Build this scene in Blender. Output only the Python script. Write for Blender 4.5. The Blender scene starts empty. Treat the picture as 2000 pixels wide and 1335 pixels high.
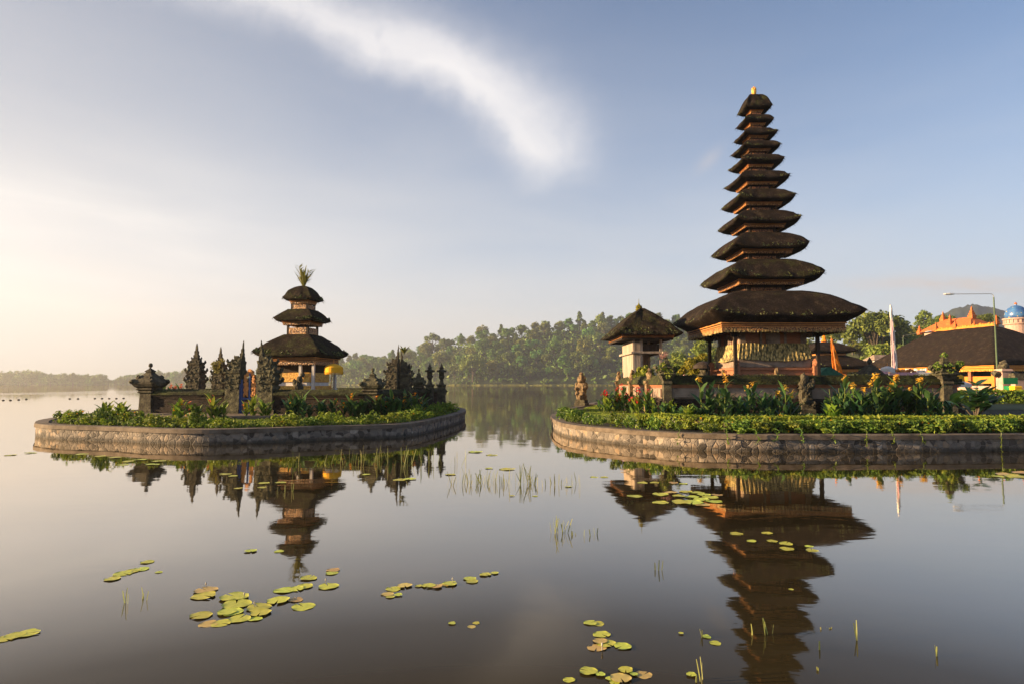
import bpy, math, random
from mathutils import Vector, Matrix, noise
R = math.radians
PI = math.pi
scene = bpy.context.scene
COL = scene.collection

# ------------------------------------------------------------------ camera
F, HY = 1250.0, 748.5                     # focal length and horizon in photo pixels (2000 wide)
PITCH = math.atan((HY - 667.5) / F)
CH = 1.5
cam_d = bpy.data.cameras.new('camera')
cam = bpy.data.objects.new('camera', cam_d)
COL.objects.link(cam)
cam.location = (0, 0, CH)
cam.rotation_euler = (PI / 2 + PITCH, 0, 0)
cam_d.sensor_width = 36
cam_d.lens = F / 2000 * 36
cam_d.clip_start = 0.05
cam_d.clip_end = 6000
scene.camera = cam

SUN_AZ, SUN_EL = R(-95), R(12)            # azimuth from +Y (view direction), negative = left
SUN_DIR = Vector((math.sin(SUN_AZ) * math.cos(SUN_EL), math.cos(SUN_AZ) * math.cos(SUN_EL), math.sin(SUN_EL)))
sun_d = bpy.data.lights.new('sun', 'SUN')
sun_d.energy = 5.0
sun_d.angle = R(0.5)
sun_d.color = (1.0, 0.70, 0.38)
sun = bpy.data.objects.new('sun', sun_d)
COL.objects.link(sun)
sun.rotation_euler = SUN_DIR.to_track_quat('Z', 'Y').to_euler()

scene.view_settings.view_transform = 'Standard'
scene.view_settings.look = 'None'
scene.view_settings.exposure = 1.68
scene.view_settings.gamma = 1
scene.view_settings.use_curve_mapping = False
scene.cycles.use_denoising = True
scene.cycles.max_bounces = 6
scene.cycles.diffuse_bounces = 2
scene.cycles.glossy_bounces = 3
scene.cycles.transmission_bounces = 2
scene.cycles.volume_bounces = 0
scene.cycles.caustics_reflective = False
scene.cycles.caustics_refractive = False


def ray(px, py):
    c, s = math.cos(PITCH), math.sin(PITCH)
    dv = (667.5 - py) / F
    return Vector(((px - 1000) / F, c - dv * s, s + dv * c))


def P(px, py, Y):
    d = ray(px, py)
    return d * (Y / d.y) + Vector((0, 0, CH))


def G(px, py, z):
    d = ray(px, py)
    return d * ((z - CH) / d.z) + Vector((0, 0, CH))


def lerp(a, b, t):
    return a + (b - a) * t


def interp(x, xs, ys):
    if x <= xs[0]:
        return ys[0]
    for i in range(1, len(xs)):
        if x <= xs[i]:
            return lerp(ys[i - 1], ys[i], (x - xs[i - 1]) / (xs[i] - xs[i - 1]))
    return ys[-1]


def sstep(a, b, x):
    t = min(1, max(0, (x - a) / (b - a)))
    return t * t * (3 - 2 * t)


# ------------------------------------------------------------------ node helpers
class X:
    """node expression: scalar maths on sockets"""
    nt = None

    def __init__(self, s):
        self.s = s

    @staticmethod
    def m(op, a, b=None, c=None):
        n = X.nt.nodes.new('ShaderNodeMath')
        n.operation = op
        for i, v in enumerate((a, b, c)):
            if v is None:
                continue
            if isinstance(v, X):
                X.nt.links.new(v.s, n.inputs[i])
            else:
                n.inputs[i].default_value = v
        return X(n.outputs[0])

    def __add__(s, o): return X.m('ADD', s, o)
    def __radd__(s, o): return X.m('ADD', o, s)
    def __sub__(s, o): return X.m('SUBTRACT', s, o)
    def __rsub__(s, o): return X.m('SUBTRACT', o, s)
    def __mul__(s, o): return X.m('MULTIPLY', s, o)
    def __rmul__(s, o): return X.m('MULTIPLY', o, s)
    def __truediv__(s, o): return X.m('DIVIDE', s, o)
    def __pow__(s, o): return X.m('POWER', s, o)
    def exp(s): return X.m('EXPONENT', s)
    def max(s, o): return X.m('MAXIMUM', s, o)
    def min(s, o): return X.m('MINIMUM', s, o)
    def abs(s): return X.m('ABSOLUTE', s)

    def step(s, a, b):
        n = X.nt.nodes.new('ShaderNodeMapRange')
        n.interpolation_type = 'SMOOTHSTEP'
        X.nt.links.new(s.s, n.inputs['Value'])
        n.inputs['From Min'].default_value = a
        n.inputs['From Max'].default_value = b
        return X(n.outputs['Result'])


def combine(nt, x, y, z):
    n = nt.nodes.new('ShaderNodeCombineXYZ')
    for i, v in enumerate((x, y, z)):
        if isinstance(v, X):
            nt.links.new(v.s, n.inputs[i])
        else:
            n.inputs[i].default_value = v
    return n.outputs[0]


def nnoise(nt, vec, scale, detail=4, rough=0.55, dist=0.0):
    n = nt.nodes.new('ShaderNodeTexNoise')
    n.inputs['Scale'].default_value = scale
    n.inputs['Detail'].default_value = detail
    n.inputs['Roughness'].default_value = rough
    n.inputs['Distortion'].default_value = dist
    if vec is not None:
        nt.links.new(vec, n.inputs['Vector'])
    return X(n.outputs['Fac'])


def mixrgb(nt, fac, a, b, mode='MIX'):
    n = nt.nodes.new('ShaderNodeMix')
    n.data_type = 'RGBA'
    n.blend_type = mode
    if isinstance(fac, X):
        nt.links.new(fac.s, n.inputs[0])
    else:
        n.inputs[0].default_value = fac
    for i, v in ((6, a), (7, b)):
        if isinstance(v, (tuple, list)):
            n.inputs[i].default_value = (*v[:3], 1)
        else:
            nt.links.new(v, n.inputs[i])
    return n.outputs[2]


# ------------------------------------------------------------------ world: Nishita sky, morning mist and clouds
world = bpy.data.worlds.new('World')
scene.world = world
world.use_nodes = True
nt = world.node_tree
X.nt = nt
nt.nodes.clear()
wout = nt.nodes.new('ShaderNodeOutputWorld')
bg = nt.nodes.new('ShaderNodeBackground')
bg.inputs['Strength'].default_value = 0.082
nt.links.new(bg.outputs[0], wout.inputs[0])
sky = nt.nodes.new('ShaderNodeTexSky')
sky.sky_type = 'NISHITA'
sky.sun_disc = False
sky.sun_elevation = SUN_EL
sky.sun_rotation = SUN_AZ
sky.altitude = 1200
sky.air_density = 1.0
sky.dust_density = 0.4
sky.ozone_density = 2.5
tc = nt.nodes.new('ShaderNodeTexCoord')
sep = nt.nodes.new('ShaderNodeSeparateXYZ')
nt.links.new(tc.outputs['Generated'], sep.inputs[0])
dx, dy, dz = (X(o) for o in sep.outputs)
az = X.m('ARCTAN2', dx, dy)                       # 0 straight ahead, negative to the left
el = X.m('ARCSINE', dz)
elp = el.max(0.0)
leftness = (az * -1.0 + 0.15).step(-1.25, 0.4)    # 1 towards the sun
base = mixrgb(nt, 1.0, sky.outputs[0], (0.66, 0.70, 0.74), 'MULTIPLY')
base = mixrgb(nt, (az * -1.0).step(-0.1, 0.75) * 0.6, base, (1.4, 1.5, 1.68))
# pale veil, thicker towards the horizon and the sun
veil = ((elp / (leftness * 0.09 + 0.27)) ** 1.7 * -1.0).exp()
c1 = combine(nt, az * 1.3 + 3.1, el * 5.0, 0.7)
band = nnoise(nt, c1, 1.6, 5, 0.5, 0.4)
veil = (veil * ((band - 0.5) * 0.95 + 1.0)).min(1.0).max(0.0)
veilcol = mixrgb(nt, leftness, (2.5, 2.7, 2.95), (3.2, 3.14, 3.1))
lowcol = mixrgb(nt, leftness, (3.25, 3.0, 2.85), (2.55, 2.32, 2.1))
lowf = ((elp * -1.0) / 0.07).exp()
veilcol = mixrgb(nt, lowf, veilcol, lowcol)
c = mixrgb(nt, veil * 0.93, base, veilcol)
# bright bank of cloud low in the left half
c2 = combine(nt, az * 1.0 + 8.0, el * 6.5 + az * 0.4, 2.3)
bank = nnoise(nt, c2, 2.2, 6, 0.55, 0.5).step(0.42, 0.75)
bank = (bank * 0.5 + 0.6) * (az * -1.0).step(-0.05, 0.62) * ((el - 0.19) / 0.085 * ((el - 0.19) / 0.085) * -1.0).exp()
c = mixrgb(nt, (bank * 0.75).min(1.0), c, (3.75, 3.68, 3.62))
# curved streak of high cloud, defined on the tangent plane of the +Y direction
ys = dy.max(0.08)
u = dx / ys
v = dz / ys
wv = combine(nt, u * 7.0, v * 7.0, 0.0)
w1 = nnoise(nt, wv, 1.0, 4, 0.6) - 0.5
w2 = nnoise(nt, combine(nt, u * 7.0 + 5.2, v * 7.0 + 1.7, 3.0), 1.0, 4, 0.6) - 0.5
uu = u + w1 * 0.06 + (nnoise(nt, combine(nt, u * 26.0, v * 26.0, 9.0), 1.0, 4, 0.6) - 0.5) * 0.03
vv = v + w2 * 0.075
q = vv - 0.328
uc = q * q * -5.1 + 0.050
sl = q * 10.6
d = (uu - uc) / X.m('SQRT', sl * sl + 1.0)
wid = (vv - 0.33).step(-0.05, 0.3) * -0.008 + 0.046
neg = (d / wid).min(0.0)
pos = (d / (wid * 1.45)).max(0.0)
core = (neg * neg * -1.0 - pos * pos).exp()
along = combine(nt, d * 15.0, vv * 5.0, 0.3)
fil = nnoise(nt, along, 1.0, 3, 0.5, 0.2)
streak = core * vv.step(0.285, 0.385) * (fil * 0.9 + 0.46).min(1.0) * (nnoise(nt, combine(nt, u * 16.0, v * 11.0, 5.0), 1.0, 6, 0.6, 0.3) * 1.1 + 0.5).min(1.0) * (1.0 - vv.step(0.5, 0.72) * 0.45)
halo = (pos * pos * -0.4 - neg * neg * 0.7).exp() * vv.step(0.33, 0.66) * 0.32 * nnoise(nt, wv, 0.6, 4).step(0.25, 0.7)
streak = (streak * 0.95).max(halo) * dy.step(0.1, 0.3)
c = mixrgb(nt, streak.min(1.0), c, (4.0, 3.85, 3.8))
# thin wisps low on the right, one small puff beside the tall pagoda
wr = ((u - 0.72) / 0.17 * ((u - 0.72) / 0.17) * -1.0).exp() * ((v - 0.155 - u * 0.0) / 0.014 * ((v - 0.155) / 0.014) * -1.0).exp()
wr = wr * nnoise(nt, combine(nt, u * 12.0, v * 60.0, 0.0), 1.0, 4).step(0.3, 0.62)
pf = ((u - 0.315) / 0.02 * ((u - 0.315) / 0.02) * -1.0).exp() * ((v - 0.356 - (u - 0.315) * 0.7) / 0.014 * ((v - 0.356 - (u - 0.315) * 0.7) / 0.014) * -1.0).exp()
c = mixrgb(nt, (wr.min(1.0) * 1.0 + pf * 0.3) * dy.step(0.1, 0.3), c, (2.9, 2.6, 2.45))
nt.links.new(c, bg.inputs['Color'])


# ------------------------------------------------------------------ materials
def newmat(name):
    m = bpy.data.materials.new(name)
    m.use_nodes = True
    nt = m.node_tree
    X.nt = nt
    b = nt.nodes['Principled BSDF']
    return m, nt, b


def ramp(nt, fac, stops):
    n = nt.nodes.new('ShaderNodeValToRGB')
    e = n.color_ramp.elements
    while len(e) < len(stops):
        e.new(0.5)
    for i, (p, col) in enumerate(stops):
        e[i].position = p
        e[i].color = (*col, 1)
    nt.links.new(fac.s, n.inputs[0])
    return n.outputs[0]


def coords(nt, stretch=(1, 1, 1), kind='Object'):
    t = nt.nodes.new('ShaderNodeTexCoord')
    if stretch == (1, 1, 1):
        return t.outputs[kind]
    mp = nt.nodes.new('ShaderNodeMapping')
    mp.inputs['Scale'].default_value = stretch
    nt.links.new(t.outputs[kind], mp.inputs[0])
    return mp.outputs[0]


def addbump(nt, b, h, strength, dist):
    n = nt.nodes.new('ShaderNodeBump')
    n.inputs['Strength'].default_value = strength
    n.inputs['Distance'].default_value = dist
    nt.links.new(h.s, n.inputs['Height'])
    nt.links.new(n.outputs[0], b.inputs['Normal'])


def mat(name, cols, scale=4, rough=0.85, bump=0.0, bdist=0.02, bscale=None, stretch=(1, 1, 1), spec=0.25, detail=5, lo=0.3, hi=0.7, vary=0.0):
    m, nt, b = newmat(name)
    co = coords(nt, stretch)
    f = nnoise(nt, co, scale, detail, 0.6)
    k = len(cols)
    colr = ramp(nt, f, [(lo + (hi - lo) * i / max(1, k - 1), cc) for i, cc in enumerate(cols)]) if k > 1 else None
    if vary:
        oi = nt.nodes.new('ShaderNodeObjectInfo')
        hs = nt.nodes.new('ShaderNodeHueSaturation')
        rr = X(oi.outputs['Random'])
        nt.links.new((rr * vary * 0.12 + (0.5 - vary * 0.06)).s, hs.inputs['Hue'])
        nt.links.new((rr * vary + (1 - vary * 0.5)).s, hs.inputs['Value'])
        nt.links.new(colr, hs.inputs['Color'])
        colr = hs.outputs[0]
    if colr is not None:
        nt.links.new(colr, b.inputs['Base Color'])
    else:
        b.inputs['Base Color'].default_value = (*cols[0], 1)
    b.inputs['Roughness'].default_value = rough
    b.inputs['Specular IOR Level'].default_value = spec
    if bump:
        h = nnoise(nt, co, bscale or scale * 3, 5, 0.65)
        addbump(nt, b, h, bump, bdist)
    return m


def leafmat(name, cols, scale=0.5, trans=0.35, vary=0.5, rough=0.55, spec=0.3):
    m, nt, b = newmat(name)
    g = nt.nodes.new('ShaderNodeNewGeometry')
    co = coords(nt)
    f = nnoise(nt, co, scale, 3, 0.7) * 0.6 + X(g.outputs['Random Per Island']) * 0.4
    colr = ramp(nt, f, [(0.25 + 0.5 * i / (len(cols) - 1), cc) for i, cc in enumerate(cols)])
    oi = nt.nodes.new('ShaderNodeObjectInfo')
    hs = nt.nodes.new('ShaderNodeHueSaturation')
    rr = X(oi.outputs['Random'])
    nt.links.new((rr * vary * 0.16 + (0.5 - vary * 0.08)).s, hs.inputs['Hue'])
    nt.links.new((rr * vary + (1 - vary * 0.5)).s, hs.inputs['Value'])
    nt.links.new(colr, hs.inputs['Color'])
    nt.links.new(hs.outputs[0], b.inputs['Base Color'])
    b.inputs['Roughness'].default_value = rough
    b.inputs['Specular IOR Level'].default_value = spec
    t = nt.nodes.new('ShaderNodeBsdfTranslucent')
    nt.links.new(hs.outputs[0], t.inputs[0])
    mx = nt.nodes.new('ShaderNodeMixShader')
    mx.inputs[0].default_value = trans
    nt.links.new(b.outputs[0], mx.inputs[1])
    nt.links.new(t.outputs[0], mx.inputs[2])
    nt.links.new(mx.outputs[0], nt.nodes['Material Output'].inputs[0])
    return m


def thatchmat(name, moss=0.4):
    m, nt, b = newmat(name)
    co = coords(nt, (1, 1, 0.16))
    f = nnoise(nt, co, 17, 6, 0.75) * 0.6 + nnoise(nt, coords(nt), 2.3, 4, 0.6) * 0.4
    base = ramp(nt, f, [(0.3, (0.007, 0.006, 0.006)), (0.52, (0.022, 0.016, 0.013)), (0.70, (0.10, 0.07, 0.05))])
    g = nnoise(nt, coords(nt), 1.7, 5, 0.7)
    mo = g.step(0.62 - moss * 0.22, 0.80 - moss * 0.15) * 0.75
    fine = nnoise(nt, coords(nt), 22, 3, 0.6)
    mcol = ramp(nt, fine, [(0.35, (0.02, 0.025, 0.008)), (0.65, (0.09, 0.10, 0.03))])
    nt.links.new(mixrgb(nt, mo * fine.step(0.35, 0.6), base, mcol), b.inputs['Base Color'])
    b.inputs['Roughness'].default_value = 0.95
    b.inputs['Specular IOR Level'].default_value = 0.08
    h = nnoise(nt, coords(nt, (1, 1, 0.12)), 30, 5, 0.75)
    addbump(nt, b, h, 1.0, 0.06)
    return m


def rubblemat(name, warm=0.0):
    m, nt, b = newmat(name)
    co = coords(nt)
    n = nt.nodes.new('ShaderNodeTexNoise')
    n.inputs['Scale'].default_value = 2.5
    nt.links.new(co, n.inputs['Vector'])
    wco = mixrgb(nt, 0.15, co, n.outputs['Color'])
    v1 = nt.nodes.new('ShaderNodeTexVoronoi')
    v1.inputs['Scale'].default_value = 8.6
    v1.inputs['Randomness'].default_value = 0.95
    nt.links.new(wco, v1.inputs['Vector'])
    v2 = nt.nodes.new('ShaderNodeTexVoronoi')
    v2.feature = 'DISTANCE_TO_EDGE'
    v2.inputs['Scale'].default_value = 8.6
    v2.inputs['Randomness'].default_value = 0.95
    nt.links.new(wco, v2.inputs['Vector'])
    sp = nt.nodes.new('ShaderNodeSeparateColor')
    nt.links.new(v1.outputs['Color'], sp.inputs[0])
    cell = X(sp.outputs[0])
    stone = ramp(nt, cell, [(0.0, (0.05, 0.042, 0.036)), (0.18, (0.12, 0.10, 0.085)), (0.45, (0.24, 0.205, 0.175)), (0.72, (0.33, 0.275, 0.225)), (0.9, (0.35, 0.25, 0.165)), (1.0, (0.48, 0.42, 0.36))])
    fine = nnoise(nt, co, 16, 5, 0.7)
    stone = mixrgb(nt, 0.6, stone, ramp(nt, fine, [(0.25, (0.35, 0.33, 0.3)), (0.7, (1, 1, 1))]), 'MULTIPLY')
    ed = X(v2.outputs['Distance'])
    mort = ed.step(0.02, 0.07)
    colr = mixrgb(nt, mort, (0.20, 0.168, 0.14), stone)
    big = nnoise(nt, co, 0.9, 4, 0.6)
    colr = mixrgb(nt, big.step(0.55, 0.8) * 0.5, colr, (0.035, 0.035, 0.018))
    spz = nt.nodes.new('ShaderNodeSeparateXYZ')
    nt.links.new(co, spz.inputs[0])
    wet = 1.0 - (X(spz.outputs[2]) + (fine - 0.5) * 0.08).step(0.03, 0.13)
    colr = mixrgb(nt, wet * 0.75, colr, (0.02, 0.016, 0.010))
    nt.links.new(colr, b.inputs['Base Color'])
    b.inputs['Roughness'].default_value = 0.85
    addbump(nt, b, ed.min(0.12) * 3.5 + fine * 0.7, 0.85, 0.035)
    return m


def carvedmat(name, cols, scale, metal=0.0, bump=1.0, rough=0.5, stretch=(1, 1, 1)):
    """chiselled relief: cell pattern in a few tones with a deep bump"""
    m, nt, b = newmat(name)
    co = coords(nt, stretch)
    v1 = nt.nodes.new('ShaderNodeTexVoronoi')
    v1.inputs['Scale'].default_value = scale
    nt.links.new(co, v1.inputs['Vector'])
    f = X(v1.outputs['Distance']) + (nnoise(nt, co, scale * 1.4, 3) - 0.5) * 0.7
    k = len(cols)
    nt.links.new(ramp(nt, f, [(0.15 + 0.6 * i / (k - 1), cc) for i, cc in enumerate(cols)]), b.inputs['Base Color'])
    b.inputs['Roughness'].default_value = rough
    b.inputs['Metallic'].default_value = metal
    addbump(nt, b, f * -1.0, bump, 0.03)
    return m


def watermat():
    m, nt, b = newmat('lake_water')
    geo = nt.nodes.new('ShaderNodeNewGeometry')
    sp = nt.nodes.new('ShaderNodeSeparateXYZ')
    nt.links.new(geo.outputs['Position'], sp.inputs[0])
    x, y = X(sp.outputs[0]), X(sp.outputs[1])
    dist = X.m('SQRT', x * x + y * y)
    b.inputs['Base Color'].default_value = (0.034, 0.026, 0.012, 1)
    b.inputs['Roughness'].default_value = 0.5
    b.inputs['Specular IOR Level'].default_value = 0.0
    gl = nt.nodes.new('ShaderNodeBsdfGlossy')
    gl.inputs['Color'].default_value = (1.0, 0.94, 0.86, 1)
    gl.inputs['Roughness'].default_value = 0.025
    dt = nt.nodes.new('ShaderNodeVectorMath')
    dt.operation = 'DOT_PRODUCT'
    nt.links.new(geo.outputs['Normal'], dt.inputs[0])
    nt.links.new(geo.outputs['Incoming'], dt.inputs[1])
    refl = ramp(nt, X(dt.outputs['Value']).abs(), [(p, (k, k, k)) for p, k in ((0, .96), (.05, .86), (.12, .72), (.2, .56), (.27, .37), (.34, .14), (.41, .048), (.6, .035), (1, .03))])
    mx = nt.nodes.new('ShaderNodeMixShader')
    nt.links.new(refl, mx.inputs[0])
    nt.links.new(b.outputs[0], mx.inputs[1])
    nt.links.new(gl.outputs[0], mx.inputs[2])
    nt.links.new(mx.outputs[0], nt.nodes['Material Output'].inputs[0])
    h1 = nnoise(nt, combine(nt, x * 0.55, y * 0.9, 0.0), 1.0, 3, 0.5, 0.3)
    h2 = nnoise(nt, combine(nt, x * 2.6, y * 5.0, 1.0), 1.0, 3, 0.6)
    patch = nnoise(nt, combine(nt, x * 0.03, y * 0.012, 4.0), 1.0, 3, 0.5).step(0.5, 0.62) * dist.step(25.0, 70.0)
    patch2 = nnoise(nt, combine(nt, x * 0.12, y * 0.4, 7.0), 1.0, 3, 0.5).step(0.55, 0.68) * dist.step(18.0, 30.0)
    near = 1.0 - dist.step(10.0, 60.0)
    h = h1 * 0.0035 + h2 * (near * 0.0003 + 0.0002) + h2 * patch * 0.008 + h2 * patch2 * 0.002
    addbump(nt, b, h, 1.0, 1.0)
    nt.links.new(b.inputs['Normal'].links[0].from_socket, gl.inputs['Normal'])
    return m


M_THATCH = thatchmat('ijuk_thatch_dark', 0.25)
M_THATCHM = thatchmat('ijuk_thatch_mossy', 0.85)
M_THATCHP = thatchmat('ijuk_thatch_weathered', 0.7)
M_WOODO = mat('orange_painted_wood', [(0.42, 0.165, 0.045), (0.64, 0.28, 0.085)], 6, 0.6, 0.3, 0.01)
M_GOLD = carvedmat('carved_gilt_wood', [(0.62, 0.34, 0.10), (0.40, 0.17, 0.05), (0.07, 0.03, 0.015)], 18, 0.0, 0.8, 0.5)
M_PANEL = carvedmat('carved_red_gold_panel', [(0.45, 0.24, 0.08), (0.26, 0.09, 0.04), (0.03, 0.015, 0.01)], 20, 0.0, 0.9, 0.55)
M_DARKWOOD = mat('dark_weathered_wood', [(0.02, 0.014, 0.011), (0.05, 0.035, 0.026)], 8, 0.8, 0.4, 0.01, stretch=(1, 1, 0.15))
M_GREYWOOD = mat('grey_weathered_planks', [(0.20, 0.155, 0.12), (0.36, 0.29, 0.23), (0.46, 0.38, 0.30)], 7, 0.85, 0.5, 0.015, stretch=(1, 1, 0.12))
M_STONE = mat('dark_mossy_lava_stone', [(0.024, 0.021, 0.014), (0.075, 0.064, 0.044), (0.15, 0.135, 0.08)], 5, 0.95, 1.0, 0.05, 14)
M_STONEG = mat('green_mossed_stone', [(0.026, 0.024, 0.016), (0.075, 0.069, 0.042), (0.165, 0.152, 0.09)], 6, 0.95, 1.0, 0.05, 16)
M_STONEL = mat('pale_tuff_stone', [(0.12, 0.085, 0.065), (0.27, 0.20, 0.155), (0.36, 0.27, 0.21)], 2.5, 0.9, 0.6, 0.03, 12)
M_STONEW = mat('warm_tuff_carving', [(0.05, 0.035, 0.02), (0.20, 0.135, 0.075), (0.34, 0.24, 0.13)], 7, 0.95, 1.0, 0.05, 18)
M_BRICK = mat('dark_stacked_brick', [(0.011, 0.009, 0.007), (0.034, 0.024, 0.018), (0.06, 0.042, 0.03)], 3, 0.95, 0.9, 0.04, 9, stretch=(1, 1, 5))
M_TERRA = mat('terracotta_brick', [(0.24, 0.095, 0.05), (0.38, 0.165, 0.085)], 5, 0.8, 0.5, 0.015, stretch=(1, 1, 4))
M_COPING = mat('moss_covered_coping', [(0.008, 0.008, 0.006), (0.028, 0.03, 0.012), (0.07, 0.08, 0.022)], 3.5, 0.95, 1.0, 0.06, 10)
M_CONC = mat('weathered_concrete_coping', [(0.075, 0.057, 0.042), (0.15, 0.117, 0.088), (0.21, 0.168, 0.13)], 3, 0.85, 0.4, 0.01, 20)
M_RUBBLE = rubblemat('rubble_stone_masonry')
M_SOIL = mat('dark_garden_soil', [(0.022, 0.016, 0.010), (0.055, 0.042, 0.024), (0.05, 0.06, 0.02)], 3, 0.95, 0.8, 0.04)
M_LAWN = mat('mown_grass', [(0.06, 0.10, 0.012), (0.13, 0.17, 0.02), (0.18, 0.20, 0.03)], 1.5, 0.9, 0.9, 0.03, 60)
M_LAND = mat('grassy_land', [(0.05, 0.07, 0.02), (0.10, 0.10, 0.04)], 0.3, 0.95, 0.5, 0.05)
M_HILL = mat('forest_floor', [(0.012, 0.022, 0.008), (0.035, 0.045, 0.015)], 0.08, 0.95)
M_MOUNT = mat('wooded_mountain', [(0.012, 0.02, 0.012), (0.03, 0.04, 0.018), (0.05, 0.055, 0.025)], 0.05, 0.95, 1.0, 6.0, 0.12)
M_REED = mat('shore_reeds', [(0.13, 0.14, 0.03), (0.22, 0.21, 0.06)], 0.3, 0.9)
M_WATER = watermat()
M_YCLOTH = carvedmat('gold_brocade_cloth', [(0.85, 0.55, 0.12), (0.74, 0.40, 0.06), (0.55, 0.24, 0.04)], 14, 0.0, 0.3, 0.6)
M_PCLOTH = carvedmat('gold_and_green_printed_cloth', [(0.62, 0.47, 0.20), (0.34, 0.25, 0.08), (0.05, 0.045, 0.015)], 17, 0.0, 0.4, 0.7, (1, 1, .32))
M_ORANGE = mat('orange_fabric', [(0.75, 0.20, 0.015), (0.85, 0.27, 0.02)], 6, 0.8, 0.2, 0.01)
M_YELLOW = mat('yellow_parasol_fabric', [(0.85, 0.40, 0.015), (0.9, 0.48, 0.03)], 6, 0.8, 0.2, 0.01)
M_WHITE = mat('white_fabric', [(0.62, 0.58, 0.55), (0.78, 0.74, 0.70)], 5, 0.8, 0.2, 0.01)
M_PINK = mat('pink_fabric', [(0.60, 0.30, 0.36), (0.72, 0.42, 0.46)], 5, 0.8)
M_GREENC = mat('green_fabric', [(0.02, 0.10, 0.06), (0.05, 0.17, 0.10)], 5, 0.8)
M_WHITEP = mat('white_painted_wood', [(0.50, 0.44, 0.38), (0.66, 0.60, 0.54)], 5, 0.6)
M_TILE = mat('orange_roof_tile', [(0.42, 0.10, 0.025), (0.60, 0.18, 0.045)], 3, 0.7, 0.8, 0.05, 8, stretch=(1, 1, 3))
M_ORANGEP = mat('bright_orange_painted_timber', [(0.50, 0.18, 0.025), (0.64, 0.26, 0.04)], 3, 0.6, 0.3, 0.02)
M_DOME = None
M_STEEL = mat('galvanised_steel', [(0.22, 0.21, 0.19), (0.34, 0.32, 0.28)], 5, 0.5, spec=0.5)
M_GREENPAINT = mat('green_painted_steel', [(0.06, 0.10, 0.05), (0.10, 0.14, 0.075)], 5, 0.5)
M_LAMP = mat('lamp_housing', [(0.72, 0.70, 0.66)], 5, 0.4)
M_BLUE = mat('blue_painted_iron', [(0.035, 0.07, 0.22), (0.07, 0.12, 0.30)], 6, 0.5)
M_BARK = mat('tree_bark', [(0.05, 0.038, 0.028), (0.13, 0.105, 0.08)], 3, 0.95, 0.8, 0.05, stretch=(1, 1, 0.2))
M_FOREST = leafmat('forest_leaves', [(0.045, 0.094, 0.017), (0.112, 0.194, 0.031), (0.238, 0.313, 0.057)], 0.12, 0.25, 0.55)
M_FORESTY = leafmat('yellowish_forest_leaves', [(0.094, 0.128, 0.018), (0.186, 0.236, 0.033), (0.317, 0.315, 0.059)], 0.12, 0.3, 0.4)
M_TREE = leafmat('broadleaf_leaves', [(0.042, 0.073, 0.014), (0.125, 0.184, 0.029), (0.270, 0.324, 0.053)], 0.3, 0.3, 0.4)
M_YBUSH = leafmat('golden_shrub_leaves', [(0.10, 0.10, 0.010), (0.22, 0.19, 0.015), (0.33, 0.25, 0.02)], 1.0, 0.35, 0.2)
M_SHRUB = leafmat('border_shrub_leaves', [(0.038, 0.082, 0.012), (0.113, 0.182, 0.022), (0.302, 0.346, 0.046)], 2.2, 0.35, 0.3)
M_HEDGE = leafmat('clipped_hedge_leaves', [(0.077, 0.133, 0.014), (0.188, 0.258, 0.022), (0.344, 0.375, 0.041)], 2.0, 0.35, 0.2)
M_CANNA = leafmat('canna_leaves', [(0.018, 0.055, 0.023), (0.046, 0.111, 0.039), (0.111, 0.182, 0.039)], 1.5, 0.3, 0.25, 0.4, 0.4)
M_CANNAL = leafmat('light_canna_leaves', [(0.062, 0.128, 0.014), (0.156, 0.240, 0.024), (0.296, 0.360, 0.048)], 1.5, 0.35, 0.25, 0.4, 0.4)
M_STEM = mat('green_stem', [(0.09, 0.12, 0.02), (0.16, 0.18, 0.04)], 6, 0.7)
M_YFLOWER = leafmat('yellow_canna_petals', [(0.70, 0.36, 0.02), (0.85, 0.52, 0.06), (0.85, 0.60, 0.16)], 6, 0.4, 0.1)
M_OFLOWER = leafmat('orange_canna_petals', [(0.80, 0.26, 0.01), (0.90, 0.36, 0.015), (0.9, 0.44, 0.03)], 6, 0.4, 0.1)
M_RFLOWER = leafmat('red_canna_petals', [(0.55, 0.02, 0.02), (0.72, 0.05, 0.04), (0.8, 0.12, 0.08)], 6, 0.4, 0.1)
M_PFLOWER = leafmat('salmon_canna_petals', [(0.80, 0.16, 0.06), (0.85, 0.22, 0.10), (0.9, 0.32, 0.18)], 6, 0.4, 0.1)
M_WFLOWER = leafmat('white_blossoms', [(0.45, 0.42, 0.36), (0.6, 0.56, 0.48)], 6, 0.3, 0.1)
M_MOSS = leafmat('roof_moss_tufts', [(0.035, 0.045, 0.015), (0.095, 0.115, 0.04), (0.19, 0.205, 0.075)], 3, 0.25, 0.2)
M_FERN = leafmat('fern_fronds', [(0.10, 0.11, 0.015), (0.22, 0.21, 0.04), (0.32, 0.29, 0.08)], 3, 0.35, 0.1)
M_PAD = leafmat('lily_pad_green', [(0.24, 0.20, 0.05), (0.37, 0.41, 0.05), (0.50, 0.52, 0.065), (0.54, 0.53, 0.10)], 3.5, 0.0, 0.3, 0.5, 0.3)
M_PADB = leafmat('lily_pad_browning', [(0.42, 0.30, 0.08), (0.48, 0.33, 0.11), (0.44, 0.42, 0.09)], 5, 0.0, 0.25, 0.5, 0.3)
M_GRASSB = leafmat('reed_blades', [(0.16, 0.20, 0.06), (0.28, 0.30, 0.09), (0.40, 0.38, 0.16)], 4, 0.4, 0.2)
M_PPLANT = leafmat('pink_bromeliad', [(0.40, 0.22, 0.20), (0.58, 0.34, 0.30), (0.66, 0.46, 0.38)], 6, 0.3, 0.1)
M_BUOY = mat('dark_net_float', [(0.03, 0.024, 0.018), (0.06, 0.05, 0.04)], 9, 0.6)
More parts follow.
